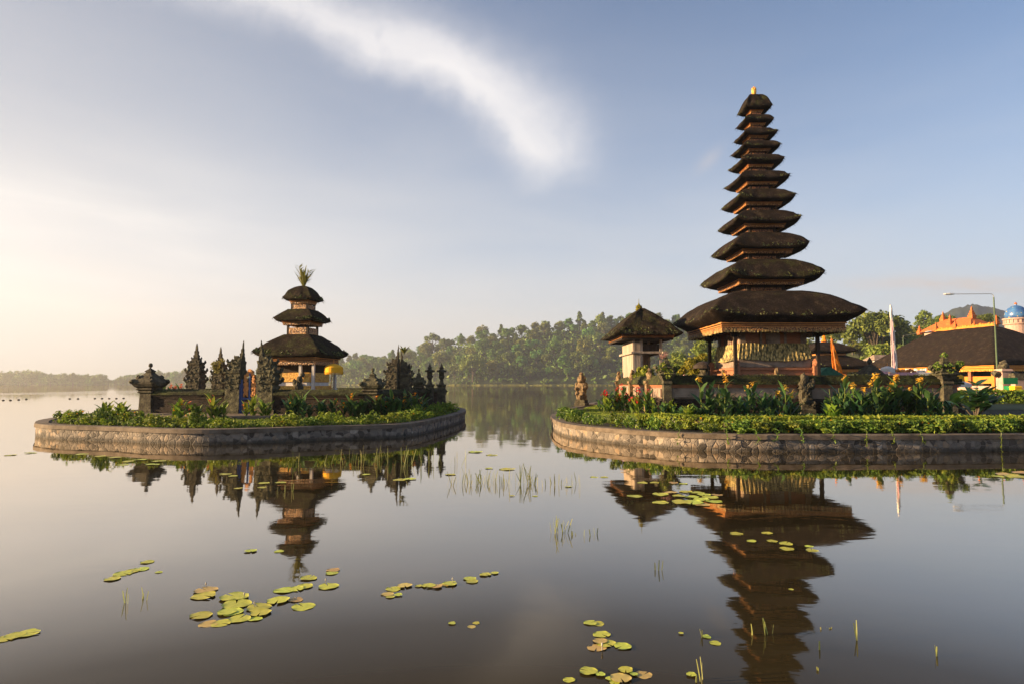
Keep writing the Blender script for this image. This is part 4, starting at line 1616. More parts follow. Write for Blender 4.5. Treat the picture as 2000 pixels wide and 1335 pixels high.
def banner(px0, y0, px1, y1, Y, w0, w1, m, label, mpole, name='banner', flare=0, tipcloth=None):
    """tall ceremonial banner: bent pole with a long cloth that widens downward; top at px0,y0"""
    a, bpt = P(px0, y0, Y), P(px1, y1, Y)
    t = thing(name, (bpt.x, bpt.y, bpt.z), label, 'banner')
    a = a - bpt
    pts = []
    for i in range(13):
        s = i / 12
        pts.append(Vector((a.x * (1 - (1 - s) ** 1.5) if False else a.x * s ** 1.08, 0, a.z * s)))
    b = MB()
    b.tube(pts, [.03] * 9 + [.025, .02, .014, .008], 6)
    b.build('pole', mpole, t)
    c = MB()
    n = len(pts)
    for s in (0,):
        rings = []
        for i, p in enumerate(pts[:12]):
            w = lerp(w1, w0, i / 11)
            wv = .025 * math.sin(i * 1.7)
            rings.append([p + Vector((-w * .35, .03 + wv, 0)), p + Vector((w * .25, .06 - wv * .6, 0)), p + Vector((w * .65, .02 + wv, 0)), p + Vector((w * .65, .05 + wv, 0)), p + Vector((w * .25, .09 - wv * .6, 0)), p + Vector((-w * .35, .06 + wv, 0))])
        c.rings(rings)
    if flare:
        for i in range(9):
            x = (i - 4) / 4 * flare
            c.blob((x, 0, .1), (flare * .3, flare * .25, .22 * flare * (1.3 - abs(i - 4) * .15)), .3, 2, i)
    c.build('cloth', m, t)
    if tipcloth:
        c = MB()
        c.blob(pts[-1] + Vector((0, 0, -.35)), (.09, .07, .5), .4, 2, 3)
        c.build('tip_cloth', tipcloth, t)
    return t


banner(1623, 655, 1635, 736, 36.0, .08, .62, M_ORANGE, 'leaning orange ceremonial banner before the two-tiered thatched shrine', M_WOODO, flare=.42)
banner(1740, 600, 1747, 724, 38.0, .14, .36, M_WHITE, 'tall slender white and pink ceremonial banner left of the big dark hall', M_PINK, tipcloth=M_WHITE)


def stone_mound_shrine():
    p = P(1700, 748, 30.0)
    t = thing('stone_shrine', (p.x, p.y, IZ), 'dark stepped pyramid-shaped stone shrine between the two banners', 'shrine')
    zt = P(1700, 697, 30).z - IZ
    b = MB()
    w = .62
    pr = [(w, 0), (w, zt * .5)]
    for i in range(8):
        f_ = i / 7
        pr += [(w * (1 - f_) ** .8 * 1.05 + .05, zt * (.52 + .33 * f_)), (w * (1 - f_) ** .8 * .92 + .04, zt * (.55 + .33 * f_))]
    pr += [(.1, zt * .9), (.06, zt * .95), (.01, zt)]
    b.lathe(pr, sq=True)
    for s in (-1, 1):
        b.box((s * w * .95, -.3, zt * .5), (.16, .16, .4), top=.6)
    b.build('stepped_body', M_STONE, t)


stone_mound_shrine()
q = P(1733, 714, 33)
parasol(q, .34, q.z - IZ, 0, M_WHITE, 'cream white ceremonial parasol at the foot of the white banner', .16)
q = P(1853, 740, 27)
q = P(1868, 729, 30)
parasol(q, .30, q.z - IZ, 0, M_YELLOW, 'small orange parasol right of the winged corner shrine', .16)
q = P(1607, 728, 34)
g = thing('green_tarpaulin', (q.x, q.y, IZ), 'dull green tarpaulin tent left of the orange banner foot', 'tarpaulin')
b = MB()
b.box((0, 0, 0), (1.8, 1.4, q.z - IZ - .3))
b.box((0, 0, q.z - IZ - .297), (2.0, 1.6, .6), topx=.1, topy=.9)
b.build('cover', M_GREENC, g)
q = P(1853, 746, 33)
g = thing('white_canopy', (q.x + .2, q.y, IZ), 'white cloth canopy showing behind the large green leaves', 'canopy')
b = MB()
b.box((0, 0, .95), (1.1, 1.2, .16))
b.box((0, 0, 1.113), (1.1, 1.2, .26), topx=.2, topy=.3)
b.build('cloth_roof', M_WHITE, g)
for sx in (-1, 1):
    for sy in (-1, 1):
        b = MB()
        b.box((sx * .5, sy * .5, 0), (.06, .06, .95))
        b.build('pole', M_STEEL, g)
# low offering tables with cloth and flower offerings under the white banner
for i, (px, py, Y, m, lab) in enumerate([(1712, 727, 32, M_PINK, 'pink covered offering table beside the dark pyramid shrine'), (1765, 722, 34, M_WOODO, 'offering table with orange flower offerings right of the white banner'), (1790, 722, 35, M_WHITE, 'white covered offering table behind the temple wall')]):
    q = P(px, py, Y)
    t = thing('offering_table', (q.x, q.y, IZ), lab, 'table')
    b = MB()
    b.box((0, 0, 0), (1.1, .8, q.z - IZ - .12), topx=.95)
    b.build('cloth', M_WHITE if i != 1 else M_PINK, t)
    rg = random.Random(i)
    c = MB()
    for k in range(26):
        c.blob((rg.uniform(-.5, .5), rg.uniform(-.35, .35), q.z - IZ - .1 + rg.uniform(0, .12)), (.07, .07, .09), .5, 3, k)
    c.build('offerings', m, t)


def big_hall():
    """dark hipped thatch hall with orange eaves; long side runs into the picture"""
    ang = R(9.0)
    c0 = Vector((49.2, 65.5))
    ux, uy = Vector((math.cos(ang), math.sin(ang))), Vector((-math.sin(ang), math.cos(ang)))
    Lx, Ly = 11.0, 17.5
    cc = c0 + ux * Lx / 2 + uy * Ly / 2
    t = thing('temple_hall', (cc.x, cc.y, IZ), 'large hall with steep dark thatched roof and bright orange eaves at the right edge', 'hall', rz=ang)
    ze, zr = 3.75 - IZ, 7.9 - IZ
    b = MB()
    hx, hy = Lx / 2 + .5, Ly / 2 + .6
    inner = 5.4
    rings = []
    n = 26
    for f_ in [0, .015, .1, .2, .3, .4, .5, .6, .7, .8, .9, 1.0]:
        z = lerp(ze, zr, f_ * (1 + .10 * math.sin(f_ * PI)))
        x, y = hx * (1 - f_) + .2 * f_, hy * (1 - f_) + (hy - inner) * f_
        if f_ == 0:
            x, y, z = x - .25, y - .25, ze - .35
        ring = []
        for s in range(4):
            for k in range(n):
                e = -1 + 2 * k / n
                px, py = [(e, -1), (1, e), (-e, 1), (-1, -e)][s]
                q = Vector((px * x, py * y, z))
                q.z += .06 * noise.noise(Vector((q.x * 1.2, q.y * 1.2, 9)))
                ring.append(q)
        rings.append(ring)
    b.rings(rings)
    roof = b.build('thatch_roof', M_THATCH, t, smooth=True)
    # ornate ridge
    b = MB()
    L = hy - inner
    b.box((0, 0, zr - .15), (.4, 2 * L + .5, .36))
    for i in range(22):
        y = -L + 2 * L * i / 21
        b.blob((0, y, zr + .2), (.14, .2, .14 + .06 * (i % 3)), .6, 2.5, i)
    rd = b.build('ornate_ridge', M_ORANGEP, roof)
    for y, s in ((-L - .2, .62), (-L * .33, .42), (L * .33, .6), (L + .2, .6)):
        b = MB()
        b.lathe([(.4 * s, 0), (.45 * s, .25 * s), (.3 * s, .35 * s), (.34 * s, .6 * s), (.2 * s, .7 * s), (.24 * s, .95 * s), (.1 * s, 1.05 * s), (.13 * s, 1.3 * s), (.02, 1.75 * s)], (0, y, zr + .1), sq=True)
        b.build('ridge_finial', M_TILE, roof)
    b = MB()
    for k, (w, z0, z1) in enumerate(((.30, ze - .42, ze - .02), (.42, ze - .62, ze - .423), (.62, ze - .92, ze - .623))):
        ringslab(b, hx - w, hy - w, z0, z1, .15)
    f_ = b.build('fascia', M_ORANGEP, t)
    rg = random.Random(3)
    b = MB()
    for i in range(150):
        y = rg.uniform(-hy + .6, hy - .6)
        b.box((-(hx - .60), y, ze - .95), (.06, .08, .16))
    for i in range(80):
        x = rg.uniform(-hx + .6, hx - .6)
        b.box((x, -(hy - .60), ze - .95), (.08, .06, .16))
    b.build('fringe', M_YCLOTH, f_)
    zt = ze - .8
    for i in range(7):
        y = -hy + 1.0 + i * (2 * hy - 2.0) / 6
        b = MB()
        b.box((-(hx - 1.0), y, 0), (.34, .34, zt), bev=.03)
        b.box((-(hx - 1.0), y, 0), (.5, .5, .7))
        b.build('column', M_TERRA if i % 2 else M_ORANGEP, t)
    for i in range(1, 5):
        x = -hx + 1.0 + i * (2 * hx - 2.0) / 5
        b = MB()
        b.box((x, -(hy - 1.0), 0), (.34, .34, zt), bev=.03)
        b.build('column', M_TERRA, t)
    b = MB()
    b.box((.8, .6, 0), (2 * hx - 5, 2 * hy - 3, zt))
    for i in range(5):
        b.box((-hx + 3.25, -hy + 3.5 + i * 2.8, .8), (.12, 1.2, 1.4))
    b.build('back_wall', M_DARKWOOD, t)
    b = MB()
    b.box((-(hx - 1.1), -hy + 2.6, 1.15), (.08, 4.2, .75))
    b.build('orange_drape', M_ORANGEP, t)
    b = MB()
    b.box((-(hx - 1.0), 0, 0), (.3, 2 * hy - 2, .9))
    b.box((0, -(hy - 1.0), 0), (2 * hx - 2, .3, 1.3))
    b.build('low_wall', M_PLASTER, t)
    return t


big_hall()


def tiled_hall():
    Y = 102.0
    c = P(1880, 748, Y)
    t = thing('tiled_hall', (c.x - .3, Y, IZ), 'hall roofed in orange tiles with stone finials behind the big dark hall', 'hall', rz=R(12))
    zr, ze = P(1890, 622, Y).z - IZ, P(1830, 646, Y).z - IZ
    b = MB()
    hx, hy = 3.0, 5.0
    b.rings([[Vector((-hx, -hy, ze)), Vector((hx, -hy, ze)), Vector((hx, hy, ze)), Vector((-hx, hy, ze))], [Vector((-.2, -hy + 2.5, zr)), Vector((.2, -hy + 2.5, zr)), Vector((.2, hy - 2.5, zr)), Vector((-.2, hy - 2.5, zr))]])
    r = b.build('tiled_roof', M_TILE, t)
    b = MB()
    b.box((0, 0, 0), (2 * hx - 1.5, 2 * hy - 1.5, ze - .01))
    b.build('wall', M_PLASTER, t)
    for x, y, z, s in ((-.1, -hy + 2.4, zr, .95), (-.1, hy - 2.4, zr, .8), (-hx + .3, -hy + .3, ze, .7), (-hx + .3, hy - .3, ze, .7), (-hx * .5, 0, (ze + zr) / 2, .9)):
        b = MB()
        b.lathe([(.4 * s, -.3), (.45 * s, .25 * s), (.3 * s, .35 * s), (.34 * s, .6 * s), (.2 * s, .7 * s), (.24 * s, .95 * s), (.1 * s, 1.05 * s), (.13 * s, 1.3 * s), (.02, 1.75 * s)], (x, y, z), sq=True)
        b.build('finial', M_TILE, r)


tiled_hall()
Y = 112.0
q = P(1985, 620, Y)
t = thing('domed_tower', (q.x, Y, IZ), 'tower with a round blue dome spangled with gold stars at the right edge', 'tower')
r_ = 1.72
zc = P(1985, 622, Y).z - IZ
b = MB()
b.lathe([(r_ * .93, 0)] + [(r_ * math.cos(a), r_ * .25 + r_ * 1.08 * math.sin(a)) for a in [i * PI / 2 / 10 for i in range(10)]] + [(.15, r_ * 1.36), (.22, r_ * 1.42), (.05, r_ * 1.6)], (0, 0, zc), 28)
b.build('dome', M_DOME, t, smooth=True)
b = MB()
b.lathe([(r_ * 1.0, 0), (r_ * 1.0, zc - 1.2), (r_ * 1.15, zc - 1.1), (r_ * 1.15, zc - .9), (r_ * 1.05, zc - .85), (r_ * 1.05, zc - .3), (r_ * 1.2, zc - .25), (r_ * 1.2, zc - .02)], n=24)
for i in range(20):
    a = 2 * PI * i / 20
    b.box((math.cos(a) * r_ * 1.08, math.sin(a) * r_ * 1.08, zc - .85), (.12, .12, .6), rz=a)
b.build('drum', M_PLASTER, t)
b = MB()
b.blob((0, 0, zc + r_ * 1.5), (.22, .22, .28), .2, 2, 2)
b.build('dome_knob', M_TILE, t)


def street_lamp(px, ybase, ytop, px_tip, y_tip, Y, label, tip_dy=0):
    p = P(px, ybase, Y)
    zt = P(px, ytop, Y).z - IZ
    tip = P(px_tip, y_tip, Y + tip_dy)
    t = thing('street_lamp', (p.x, p.y, IZ), label, 'street lamp')
    a = Vector((tip.x - p.x, tip.y - p.y, tip.z - IZ))
    b = MB()
    b.lathe([(.14, 0), (.14, .3), (.085, .35), (.07, zt * .5), (.055, zt - .3)], n=10)
    b.build('pole', M_GREENPAINT, t)
    b = MB()
    d = Vector((a.x, a.y, 0)).normalized()
    e = Vector((0, 0, zt)) + d * .35
    pts = [Vector((0, 0, zt - .35)), Vector((0, 0, zt - .12)) + d * .04, Vector((0, 0, zt - .02)) + d * .15, e, e.lerp(a, .5), a]
    b.tube(pts, .026, 8)
    b.build('arm', M_STEEL, t)
    b = MB()
    w = (a - e).normalized()
    for i in range(1):
        b.tube([a - w * .1, a + w * .05, a + w * .35, a + w * .75, a + w * .9], [.04, .08, .11, .09, .03], 10)
    b.build('lamp_head', M_LAMP, t)


street_lamp(1950, 768, 574, 1862, 574.5, 58.0, 'tall street lamp with a long arm before the big dark hall')
street_lamp(1766, 715, 655, 1808, 648.5, 92.0, 'small distant street lamp with an upward arm left of the dark hall', 0)


def guard_pillar():
    p = P(1962, 770, 55)
    t = thing('gate_pillar', (p.x, p.y, IZ), 'carved pinkish gate pillar right of the tall street lamp', 'pillar')
    zt = P(1962, 706, 55).z - IZ
    b = MB()
    b.lathe([(.5, 0), (.5, .4), (.4, .5), (.38, zt * .7), (.5, zt * .74), (.42, zt * .8)], sq=True)
    b.build('shaft', M_PLASTER, t)
    b = MB()
    b.blob((0, 0, zt * .86), (.42, .42, .35), .5, 2.5, 1)
    b.blob((0, -.1, zt * .95), (.3, .3, .3), .5, 2.5, 2)
    b.blob((.8, 0, zt * .66), (.5, .3, .3), .6, 2.5, 3)
    b.blob((-.6, 0, zt * .66), (.4, .3, .3), .6, 2.5, 3)
    b.build('carved_head', M_STONE, t)
    p = P(2010, 770, 54)
    t = thing('low_wall', (p.x, p.y, IZ), 'pinkish low wall with dark coping right of the gate pillar', 'wall')
    b = MB()
    b.box((1.2, 0, 0), (5.0, .5, 1.5))
    b.build('wall_body', M_PLASTER, t)
    b = MB()
    b.box((1.2, 0, 1.5), (5.2, .8, .5), topy=.7, topx=1)
    b.build('coping', M_STONE, t)


guard_pillar()
p = P(1978, 760, 50)
t = thing('green_bin', (p.x, p.y, IZ), 'green bin with an open lid by the low pinkish wall', 'bin')
b = MB()
b.box((-.05, 0, 0), (.8, .6, .95), top=1.05)
b.build('tub', M_GBIN, t)
b = MB()
b.box((.05, .25, 1.1), (1.1, .06, .5))
b.build('lid', M_GBIN, t)
p = P(1981, 762, 49)
t = thing('yellow_bin', (p.x + .12, p.y, IZ), 'yellow bin in front of the green bin', 'bin')
b = MB()
b.box((0, 0, 0), (.5, .5, .85), top=1.1)
b.build('tub', M_YBIN, t)
b = MB()
b.box((0, 0, .85), (.6, .6, .12), top=.8)
b.build('lid', M_YBIN, t)

# dark veiled statue and golden shrub seen under the pagoda eaves
p = P(1375, 745, 37)
t = thing('dark_statue', (p.x, p.y, IZ), 'dark statue under a small black parasol left of the pagoda posts', 'statue')
b = MB()
b.box((0, 0, 0), (.9, .9, .9))
b.blob((0, 0, 1.3), (.36, .34, .55), .4, 2.5, 1)
b.blob((0, -.05, 1.9), (.22, .22, .26), .4, 2.5, 2)
b.build('figure', M_STONE, t)
b = MB()
b.lathe([(.62, 2.0), (.55, 2.2), (.3, 2.36), (.05, 2.42)], n=16)
b.box((.3, .2, 0), (.04, .04, 2.1))
b.build('black_parasol', M_DARKWOOD, t)


# ------------------------------------------------------------------ plants
def canna(loc, h, seed, label, group, petals, leafm, name='canna', nst=3, spread=.16, fsize=.075, leafL=.42, flower=True, nf=None):
    t = thing(name, loc, label, 'canna', group, rz=(seed * 1.7) % 6.28)
    rg = random.Random(seed)
    s, l, f = MB(), MB(), MB()
    for i in range(nst):
        a = 2 * PI * i / nst + rg.uniform(-.4, .4)
        bx, by = math.cos(a) * spread * rg.uniform(.2, 1), math.sin(a) * spread * rg.uniform(.2, 1)
        hh = h * (1.0 if i == 0 else rg.uniform(.62, .86))
        top = Vector((bx * 1.5, by * 1.5, hh))
        s.tube([(bx, by, 0), (bx * 1.2, by * 1.2, hh * .5), top], [.017, .014, .008], 6)
        k = 6
        for j in range(k):
            z = hh * (.08 + .62 * j / (k - 1))
            aa = a + j * 2.4 + rg.uniform(-.4, .4)
            e = rg.uniform(.35, .8)
            l.leaf((bx * 1.2, by * 1.2, z), (math.cos(aa) * e, math.sin(aa) * e, 1), leafL * rg.uniform(.75, 1.2) * min(1, h), rg.uniform(.12, .19) * max(.75, min(1.1, h * .85)), rg.uniform(.2, .9), .3)
        if flower and (i == 0 or rg.random() < .3):
            for q in range(nf or 10):
                d = Vector((rg.gauss(0, 1), rg.gauss(0, 1), rg.uniform(-.3, 1.2)))
                f.leaf(top + Vector((0, 0, rg.uniform(-.13, .05))), d, fsize * rg.uniform(.8, 1.5), fsize * .75, .8, .1, 3)
    s.build('stems', M_STEM, t)
    l.build('foliage', leafm, t, smooth=True)
    if f.f:
        f.build('flower', petals, t)
    return t


YG = 'yellow cannas in the bed before the temple wall'
ylist = [(1352, .45, 0), (1380, 1.30, 1), (1398, .8, 0), (1413, 1.34, 1), (1432, .85, 0), (1448, .7, 0), (1468, 1.16, 1), (1490, .85, 0), (1512, .75, 0), (1533, 1.05, 1), (1552, .5, 0), (1618, .6, 0), (1634, .95, 0), (1646, 1.36, 1), (1662, .95, 0), (1676, 1.12, 1), (1690, .9, 0), (1702, 1.42, 1), (1716, .95, 0), (1724, 1.36, 1), (1736, 1.0, 0), (1748, 1.42, 1), (1760, 1.22, 1), (1768, 1.34, 1), (1782, 1.0, 0), (1797, 1.30, 1), (1812, 1.28, 1), (1826, .7, 0), (1850, .65, 0)]
for i, (px, h, fl) in enumerate(ylist):
    rg = random.Random(i + 40)
    p = P(px, 800, 21.3 + rg.uniform(-.5, .7))
    lab = ('%s yellow-flowered canna' if fl else '%s leafy canna without open flowers') % ordw(sum(1 for q in ylist[:i] if q[2] == fl))
    canna((p.x, p.y, IZ), h, i + 1, lab + ' from the left before the long temple wall', YG if fl else 'leafy cannas before the temple wall', M_YFLOWER, M_CANNA, nst=3 if fl else 4, spread=.2, fsize=.115, leafL=.5, flower=bool(fl), nf=16)
rlist = [(1179, 768), (1190, 765), (1197, 757), (1208, 761), (1222, 751), (1230, 768), (1240, 770), (1253, 763), (1263, 757), (1276, 778), (1292, 782), (1310, 778), (1326, 790)]
for i, (px, py) in enumerate(rlist):
    rg = random.Random(i + 90)
    Y = 25.6 - .25 * i + rg.uniform(-.5, .5)
    Y = max(21.3, Y)
    p = P(px, py, Y)
    canna((p.x, p.y, IZ), p.z - IZ, i + 60, '%s canna from the left in the red-flowered bed by the sunlit side wall' % ordw(i), 'red cannas beside the sunlit side wall', M_RFLOWER, M_CANNAL if i % 2 else M_CANNA, nst=4, spread=.22, fsize=.11, leafL=.42, flower=i < 9)
for i, (px, Y, h, lm) in enumerate([(1345, 20.6, .42, 1), (1335, 20.9, .35, 0), (1372, 20.8, .4, 0), (1500, 20.6, .35, 0), (1625, 20.5, .45, 1)]):
    p = P(px, 800, Y)
    canna((p.x, p.y, IZ), h, i + 120, '%s low leafy young canna from the left at the front of the right bed' % ordw(i), 'young cannas at the bed front', M_YFLOWER, M_CANNAL if lm else M_CANNA, nst=5, spread=.2, leafL=.55, flower=False)

# left island cannas
lc = [(205, 15.9 + 2.6, .72, 0, 'young reddish-stemmed plant alone near the island left tip', M_PFLOWER), (232, 19.0, .62, 0, 'thin plant left of the dark corner pillar', M_PFLOWER), (244, 19.2, .66, 0, 'leafy plant right against the dark corner pillar', M_PFLOWER),
      (347, 19.6, .88, 1, 'canna with one orange flower before the dark wall, leftmost', M_OFLOWER), (366, 19.5, .72, 1, 'bushy light green canna with a small salmon flower', M_PFLOWER), (380, 19.6, .66, 0, 'bushy light green canna beside the salmon flowered one', M_OFLOWER), (419, 19.6, 1.05, 1, 'tall canna with a peach flower left of the carved gate tower', M_PFLOWER), (428, 19.7, .6, 0, 'low canna at the foot of the left gate tower', M_OFLOWER),
      (492, 20.2, .98, 1, 'canna with a single yellow flower before the iron gate', M_OFLOWER), (516, 20.2, .75, 0, 'large-leaved canna at the foot of the right gate tower', M_OFLOWER), (568, 20.4, .98, 1, 'canna with one orange flower before the gold altar', M_OFLOWER), (580, 20.4, 1.0, 0, 'thin canna spike beside the orange flowered one', M_OFLOWER),
      (600, 20.3, .6, 0, 'low canna left of the parasol pole', M_OFLOWER), (628, 20.4, .78, 0, 'broad-leaved dark canna under the gold cloth', M_OFLOWER), (649, 20.5, .88, 1, 'canna with one orange flower below the parasol', M_OFLOWER), (678, 20.6, 1.08, 1, 'tall canna with an orange flower below the half tower', M_OFLOWER), (694, 20.5, .8, 0, 'broad-leaved canna below the half tower', M_OFLOWER), (708, 20.6, .75, 0, 'dark leafy canna right of the half tower', M_OFLOWER),
      (733, 20.7, 1.06, 1, 'canna with two orange heads below the mossy corner pillar', M_OFLOWER), (741, 20.8, .96, 1, 'shorter orange flowered canna beside the two-headed one', M_OFLOWER), (755, 20.8, .8, 0, 'dark leafy canna before the twin tower', M_OFLOWER), (766, 20.9, 1.14, 1, 'tall orange flowered canna under the twin tower', M_OFLOWER), (778, 21.0, .85, 0, 'leafy canna under the twin tower', M_OFLOWER), (794, 21.1, 1.06, 1, 'orange flowered canna just right of the twin tower', M_OFLOWER), (813, 21.6, 1.12, 1, 'last orange flowered canna before the lantern posts', M_OFLOWER), (824, 22.4, .75, 0, 'leafy canna at the foot of the lantern posts', M_RFLOWER)]
for i, (px, Y, h, fl, lab, pm) in enumerate(lc):
    p = P(px, 800, Y)
    canna((p.x, p.y, IZ + .02), h * (.68 if fl else .8), i + 200, lab, 'cannas on the left island', pm, M_CANNAL if px < 560 else M_CANNA, nst=3 if fl else 4, spread=.16, fsize=.08, leafL=.6, flower=bool(fl), nf=12)
for i, (px, py) in enumerate([(296, 750), (305, 757), (319, 749), (331, 752), (346, 753), (354, 751)]):
    p = P(px, py, 25.5)
    canna((p.x, p.y, IZ), p.z - IZ, i + 260, '%s salmon blossom from the left peeping over the dark island wall' % ordw(i), 'salmon flowers behind the island wall', M_PFLOWER, M_CANNA, nst=1, spread=.05, fsize=.10, nf=14)

# rubber plant with big round leaves at the right end of the wall
p = P(1905, 800, 19.6)
t = thing('rubber_plant', (p.x, p.y, IZ), 'dark rubber plant with big oval leaves at the right end of the wall', 'plant')
s, l = MB(), MB()
rg = random.Random(77)
for i in range(11):
    a = rg.uniform(0, 2 * PI)
    e = rg.uniform(.1, .62)
    hh = rg.uniform(.5, 1.25)
    tp = Vector((math.cos(a) * e * 1.3, math.sin(a) * e * .7, hh))
    s.tube([(0, 0, 0), tp * .5 + Vector((0, 0, .12)), tp], [.022, .016, .01], 6)
    for j in range(8):
        aa = rg.uniform(0, 2 * PI)
        l.leaf(tp * rg.uniform(.45, 1), (math.cos(aa), math.sin(aa), rg.uniform(.2, 1.2)), rg.uniform(.34, .48), rg.uniform(.2, .28), .4, .15, 5)
s.build('stems', M_BARK, t)
l.build('foliage', M_CANNA, t, smooth=True)


# border shrubs
def shrub_mesh(seed, blossoms=None, n=300, cs=.075):
    rg = random.Random(seed)
    b = MB()
    cl = [(Vector((rg.gauss(0, .4), rg.gauss(0, .4), rg.uniform(.2, .75))), rg.uniform(.25, .5)) for _ in range(9)]
    for i in range(n):
        c, r_ = rg.choice(cl)
        d = Vector((rg.gauss(0, 1), rg.gauss(0, 1), rg.gauss(0, 1) + .3)).normalized()
        p = c + d * r_ * rg.uniform(.5, 1.05)
        if p.z < 0.02:
            p.z = rg.uniform(0.02, .3)
        b.card(p, cs * 2.2, rg, nrm=d)
    if blossoms:
        b.cur = 1
        for i in range(blossoms):
            c, r_ = rg.choice(cl)
            d = Vector((rg.gauss(0, 1), rg.gauss(0, 1) - .3, abs(rg.gauss(0, 1)) + .3)).normalized()
            b.card(c + d * r_ * 1.08, cs * 1.3, rg, elong=1.1)
    return b


protos = {}


def shrub(loc, r_, h, seed, label, group, m=None, blossom=None, bm=None):
    key = (seed % 4, blossom is not None, m, bm)
    if key not in protos:
        protos[key] = shrub_mesh(seed % 4, blossom).build('border_shrub', [m or M_SHRUB] + ([bm] if blossom else []))
        o = protos[key]
    else:
        o = protos[key].copy()
        COL.objects.link(o)
    o.location = loc
    o.scale = (r_, r_, h)
    o.rotation_euler = (0, 0, seed * 1.3)
    return tag(o, label, 'shrub', group)


brd = offset_path(rp, .54)
brd = [p for p in brd if p.x < 13.5 and p.y < 27]
Lb = path_len(brd)
nb = 30
for i in range(nb):
    p = path_at(brd, Lb * (i + .5) / nb)
    rg = random.Random(i + 300)
    white = i in (5, 6, 12, 13, 14, 16, 17)
    shrub((p.x + rg.uniform(-.1, .1), p.y + rg.uniform(-.05, .15), IZ - .03), rg.uniform(.26, .40), rg.uniform(.22, .42) * (.7 if i < 9 else 1), i, ('%s bush from the left with tiny white flowers in the right shore border' if white else '%s low green bush from the left in the right shore border') % ordw(sum(1 for k in range(i) if (k in (5, 6, 12, 13, 14, 16, 17)) == white)), 'bushes along the right shore border', M_SHRUB, 26 if white else None, M_WFLOWER if white else None)
lb_ = offset_path(lp, .72)
Lb = path_len(lb_)
nb = 34
for i in range(nb):
    s = (i + .5) / nb
    if .50 < s < .535 or .34 < s < .39:
        continue
    p = path_at(lb_, Lb * s)
    rg = random.Random(i + 400)
    shrub((p.x + rg.uniform(-.1, .1), p.y + rg.uniform(-.1, .35), IZ - .03), rg.uniform(.26, .48), rg.uniform(.18, .46), i, '%s low green bush from the left along the left island coping' % ordw(i), 'bushes along the left island border', M_HEDGE if i % 3 else M_SHRUB, 9 if i % 4 == 1 else None, M_OFLOWER if i % 4 == 1 else None)


def mass(name, path, w, h, n, cs, m, label, cat, z0=IZ, rnd=.3, seed=1, flowers=0, fm=None, kind=None, taper=.0):
    """hedge: leaves filling the shell of a long rounded box along a path"""
    rg = random.Random(seed)
    b = MB()
    L = path_len(path)
    nrm = offset_path(path, 1.0)
    core = MB()
    for i in range(n):
        s = rg.random() * L
        p = path_at(path, s)
        q = path_at(path, min(L, s + .05))
        tdir = (q - p).normalized() if (q - p).length > 1e-6 else Vector((1, 0))
        side = Vector((-tdir.y, tdir.x))
        r_ = rg.random()
        wob = 1 + rnd * noise.noise(Vector((s * 1.1, seed, 0)))
        if r_ < .5:
            o, z, nn = rg.uniform(-.5, .5) * w, h * wob * rg.uniform(.9, 1.04), (0, 0, 1)
        else:
            sg = -1 if r_ < .85 else 1
            o, z, nn = sg * w * .5 * rg.uniform(.9, 1.05), h * wob * rg.random(), (side.x * sg, side.y * sg, .3)
        c = Vector((p.x + side.x * o, p.y + side.y * o, z0 + max(.01, z)))
        b.card(c, cs * rg.choice((.7, 1, 1, 1.5)), rg, nrm=nn, elong=1.5)
        if flowers and rg.random() < flowers:
            b.cur = 1
            b.card(c + Vector((0, -.02, .02)), cs * .8, rg, nrm=nn, elong=1.1)
            b.cur = 0
    o = b.build(name, [m] + ([fm] if flowers else []))
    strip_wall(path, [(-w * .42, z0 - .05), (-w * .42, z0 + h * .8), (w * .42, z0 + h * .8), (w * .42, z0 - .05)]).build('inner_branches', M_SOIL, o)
    return tag(o, label, cat, kind=kind)


hp = offset_path(rp, 1.75)
hp = [p for p in hp if p.x < 14.5 and p.y < 17.6 and p.x > 3.2]
mass('clipped_hedge', hp, .8, .30, 9000, .055, M_HEDGE, 'low clipped yellow-green hedge running along the right island border', 'hedge', rnd=.1, flowers=.006, fm=M_OFLOWER, seed=2)
fp = offset_path(rp, 1.05)
fp = [p for p in fp if p.x < 14.5 and p.y < 15.9 and p.x > 5.0]
mass('flowering_border', fp, .7, .24, 6000, .055, M_SHRUB, 'dense low flowering border plants between the hedge and the coping', 'hedge', flowers=.012, fm=M_OFLOWER, seed=4)
hp2 = [Vector((25.2, 37.5)), Vector((29, 37.3)), Vector((35, 37.1)), Vector((42, 37))]
mass('tall_hedge', hp2, 1.6, .70, 11000, .11, M_HEDGE, 'bright yellow-green clipped hedge behind the rubber plant at the right edge', 'hedge', seed=6, rnd=.06)
# lawn patch
lawn_poly = [(p.x, p.y) for p in offset_path(rp, 1.3) if p.x < 14 and p.y < 37] + [(14, 20.4), (7.0, 20.8), (5.4, 21.8), (4.6, 25), (4.9, 33), (5.6, 38)]
sheet('lawn', lawn_poly[::1], IZ + .006, M_LAWN)
gb = MB()
rg = random.Random(21)
for i in range(9000):
    y = rg.uniform(16.6, 34)
    xl = interp(y, [16.6, 18, 19.5, 24, 30, 34], [3.4, 2.6, 2.3, 2.5, 3.4, 4.6])
    xr = interp(y, [16.6, 20.4, 21.8, 25, 34], [14, 13, 5.3, 4.6, 5.0])
    x = rg.uniform(xl, max(xl + .1, xr))
    h = rg.uniform(.02, .05)
    d = rg.uniform(0, PI)
    gb.add([Vector((x - .012 * math.cos(d), y - .012 * math.sin(d), IZ)), Vector((x + .012 * math.cos(d), y + .012 * math.sin(d), IZ)), Vector((x + rg.uniform(-.02, .02), y + rg.uniform(-.02, .02), IZ + h))], [[0, 1, 2]])
tag(gb.build('grass', M_HEDGE), kind='stuff')
st = MB()
st.box((0, 0, 0), (2.4, .7, .06), bev=.01)
q = G(1170, 789, .4)
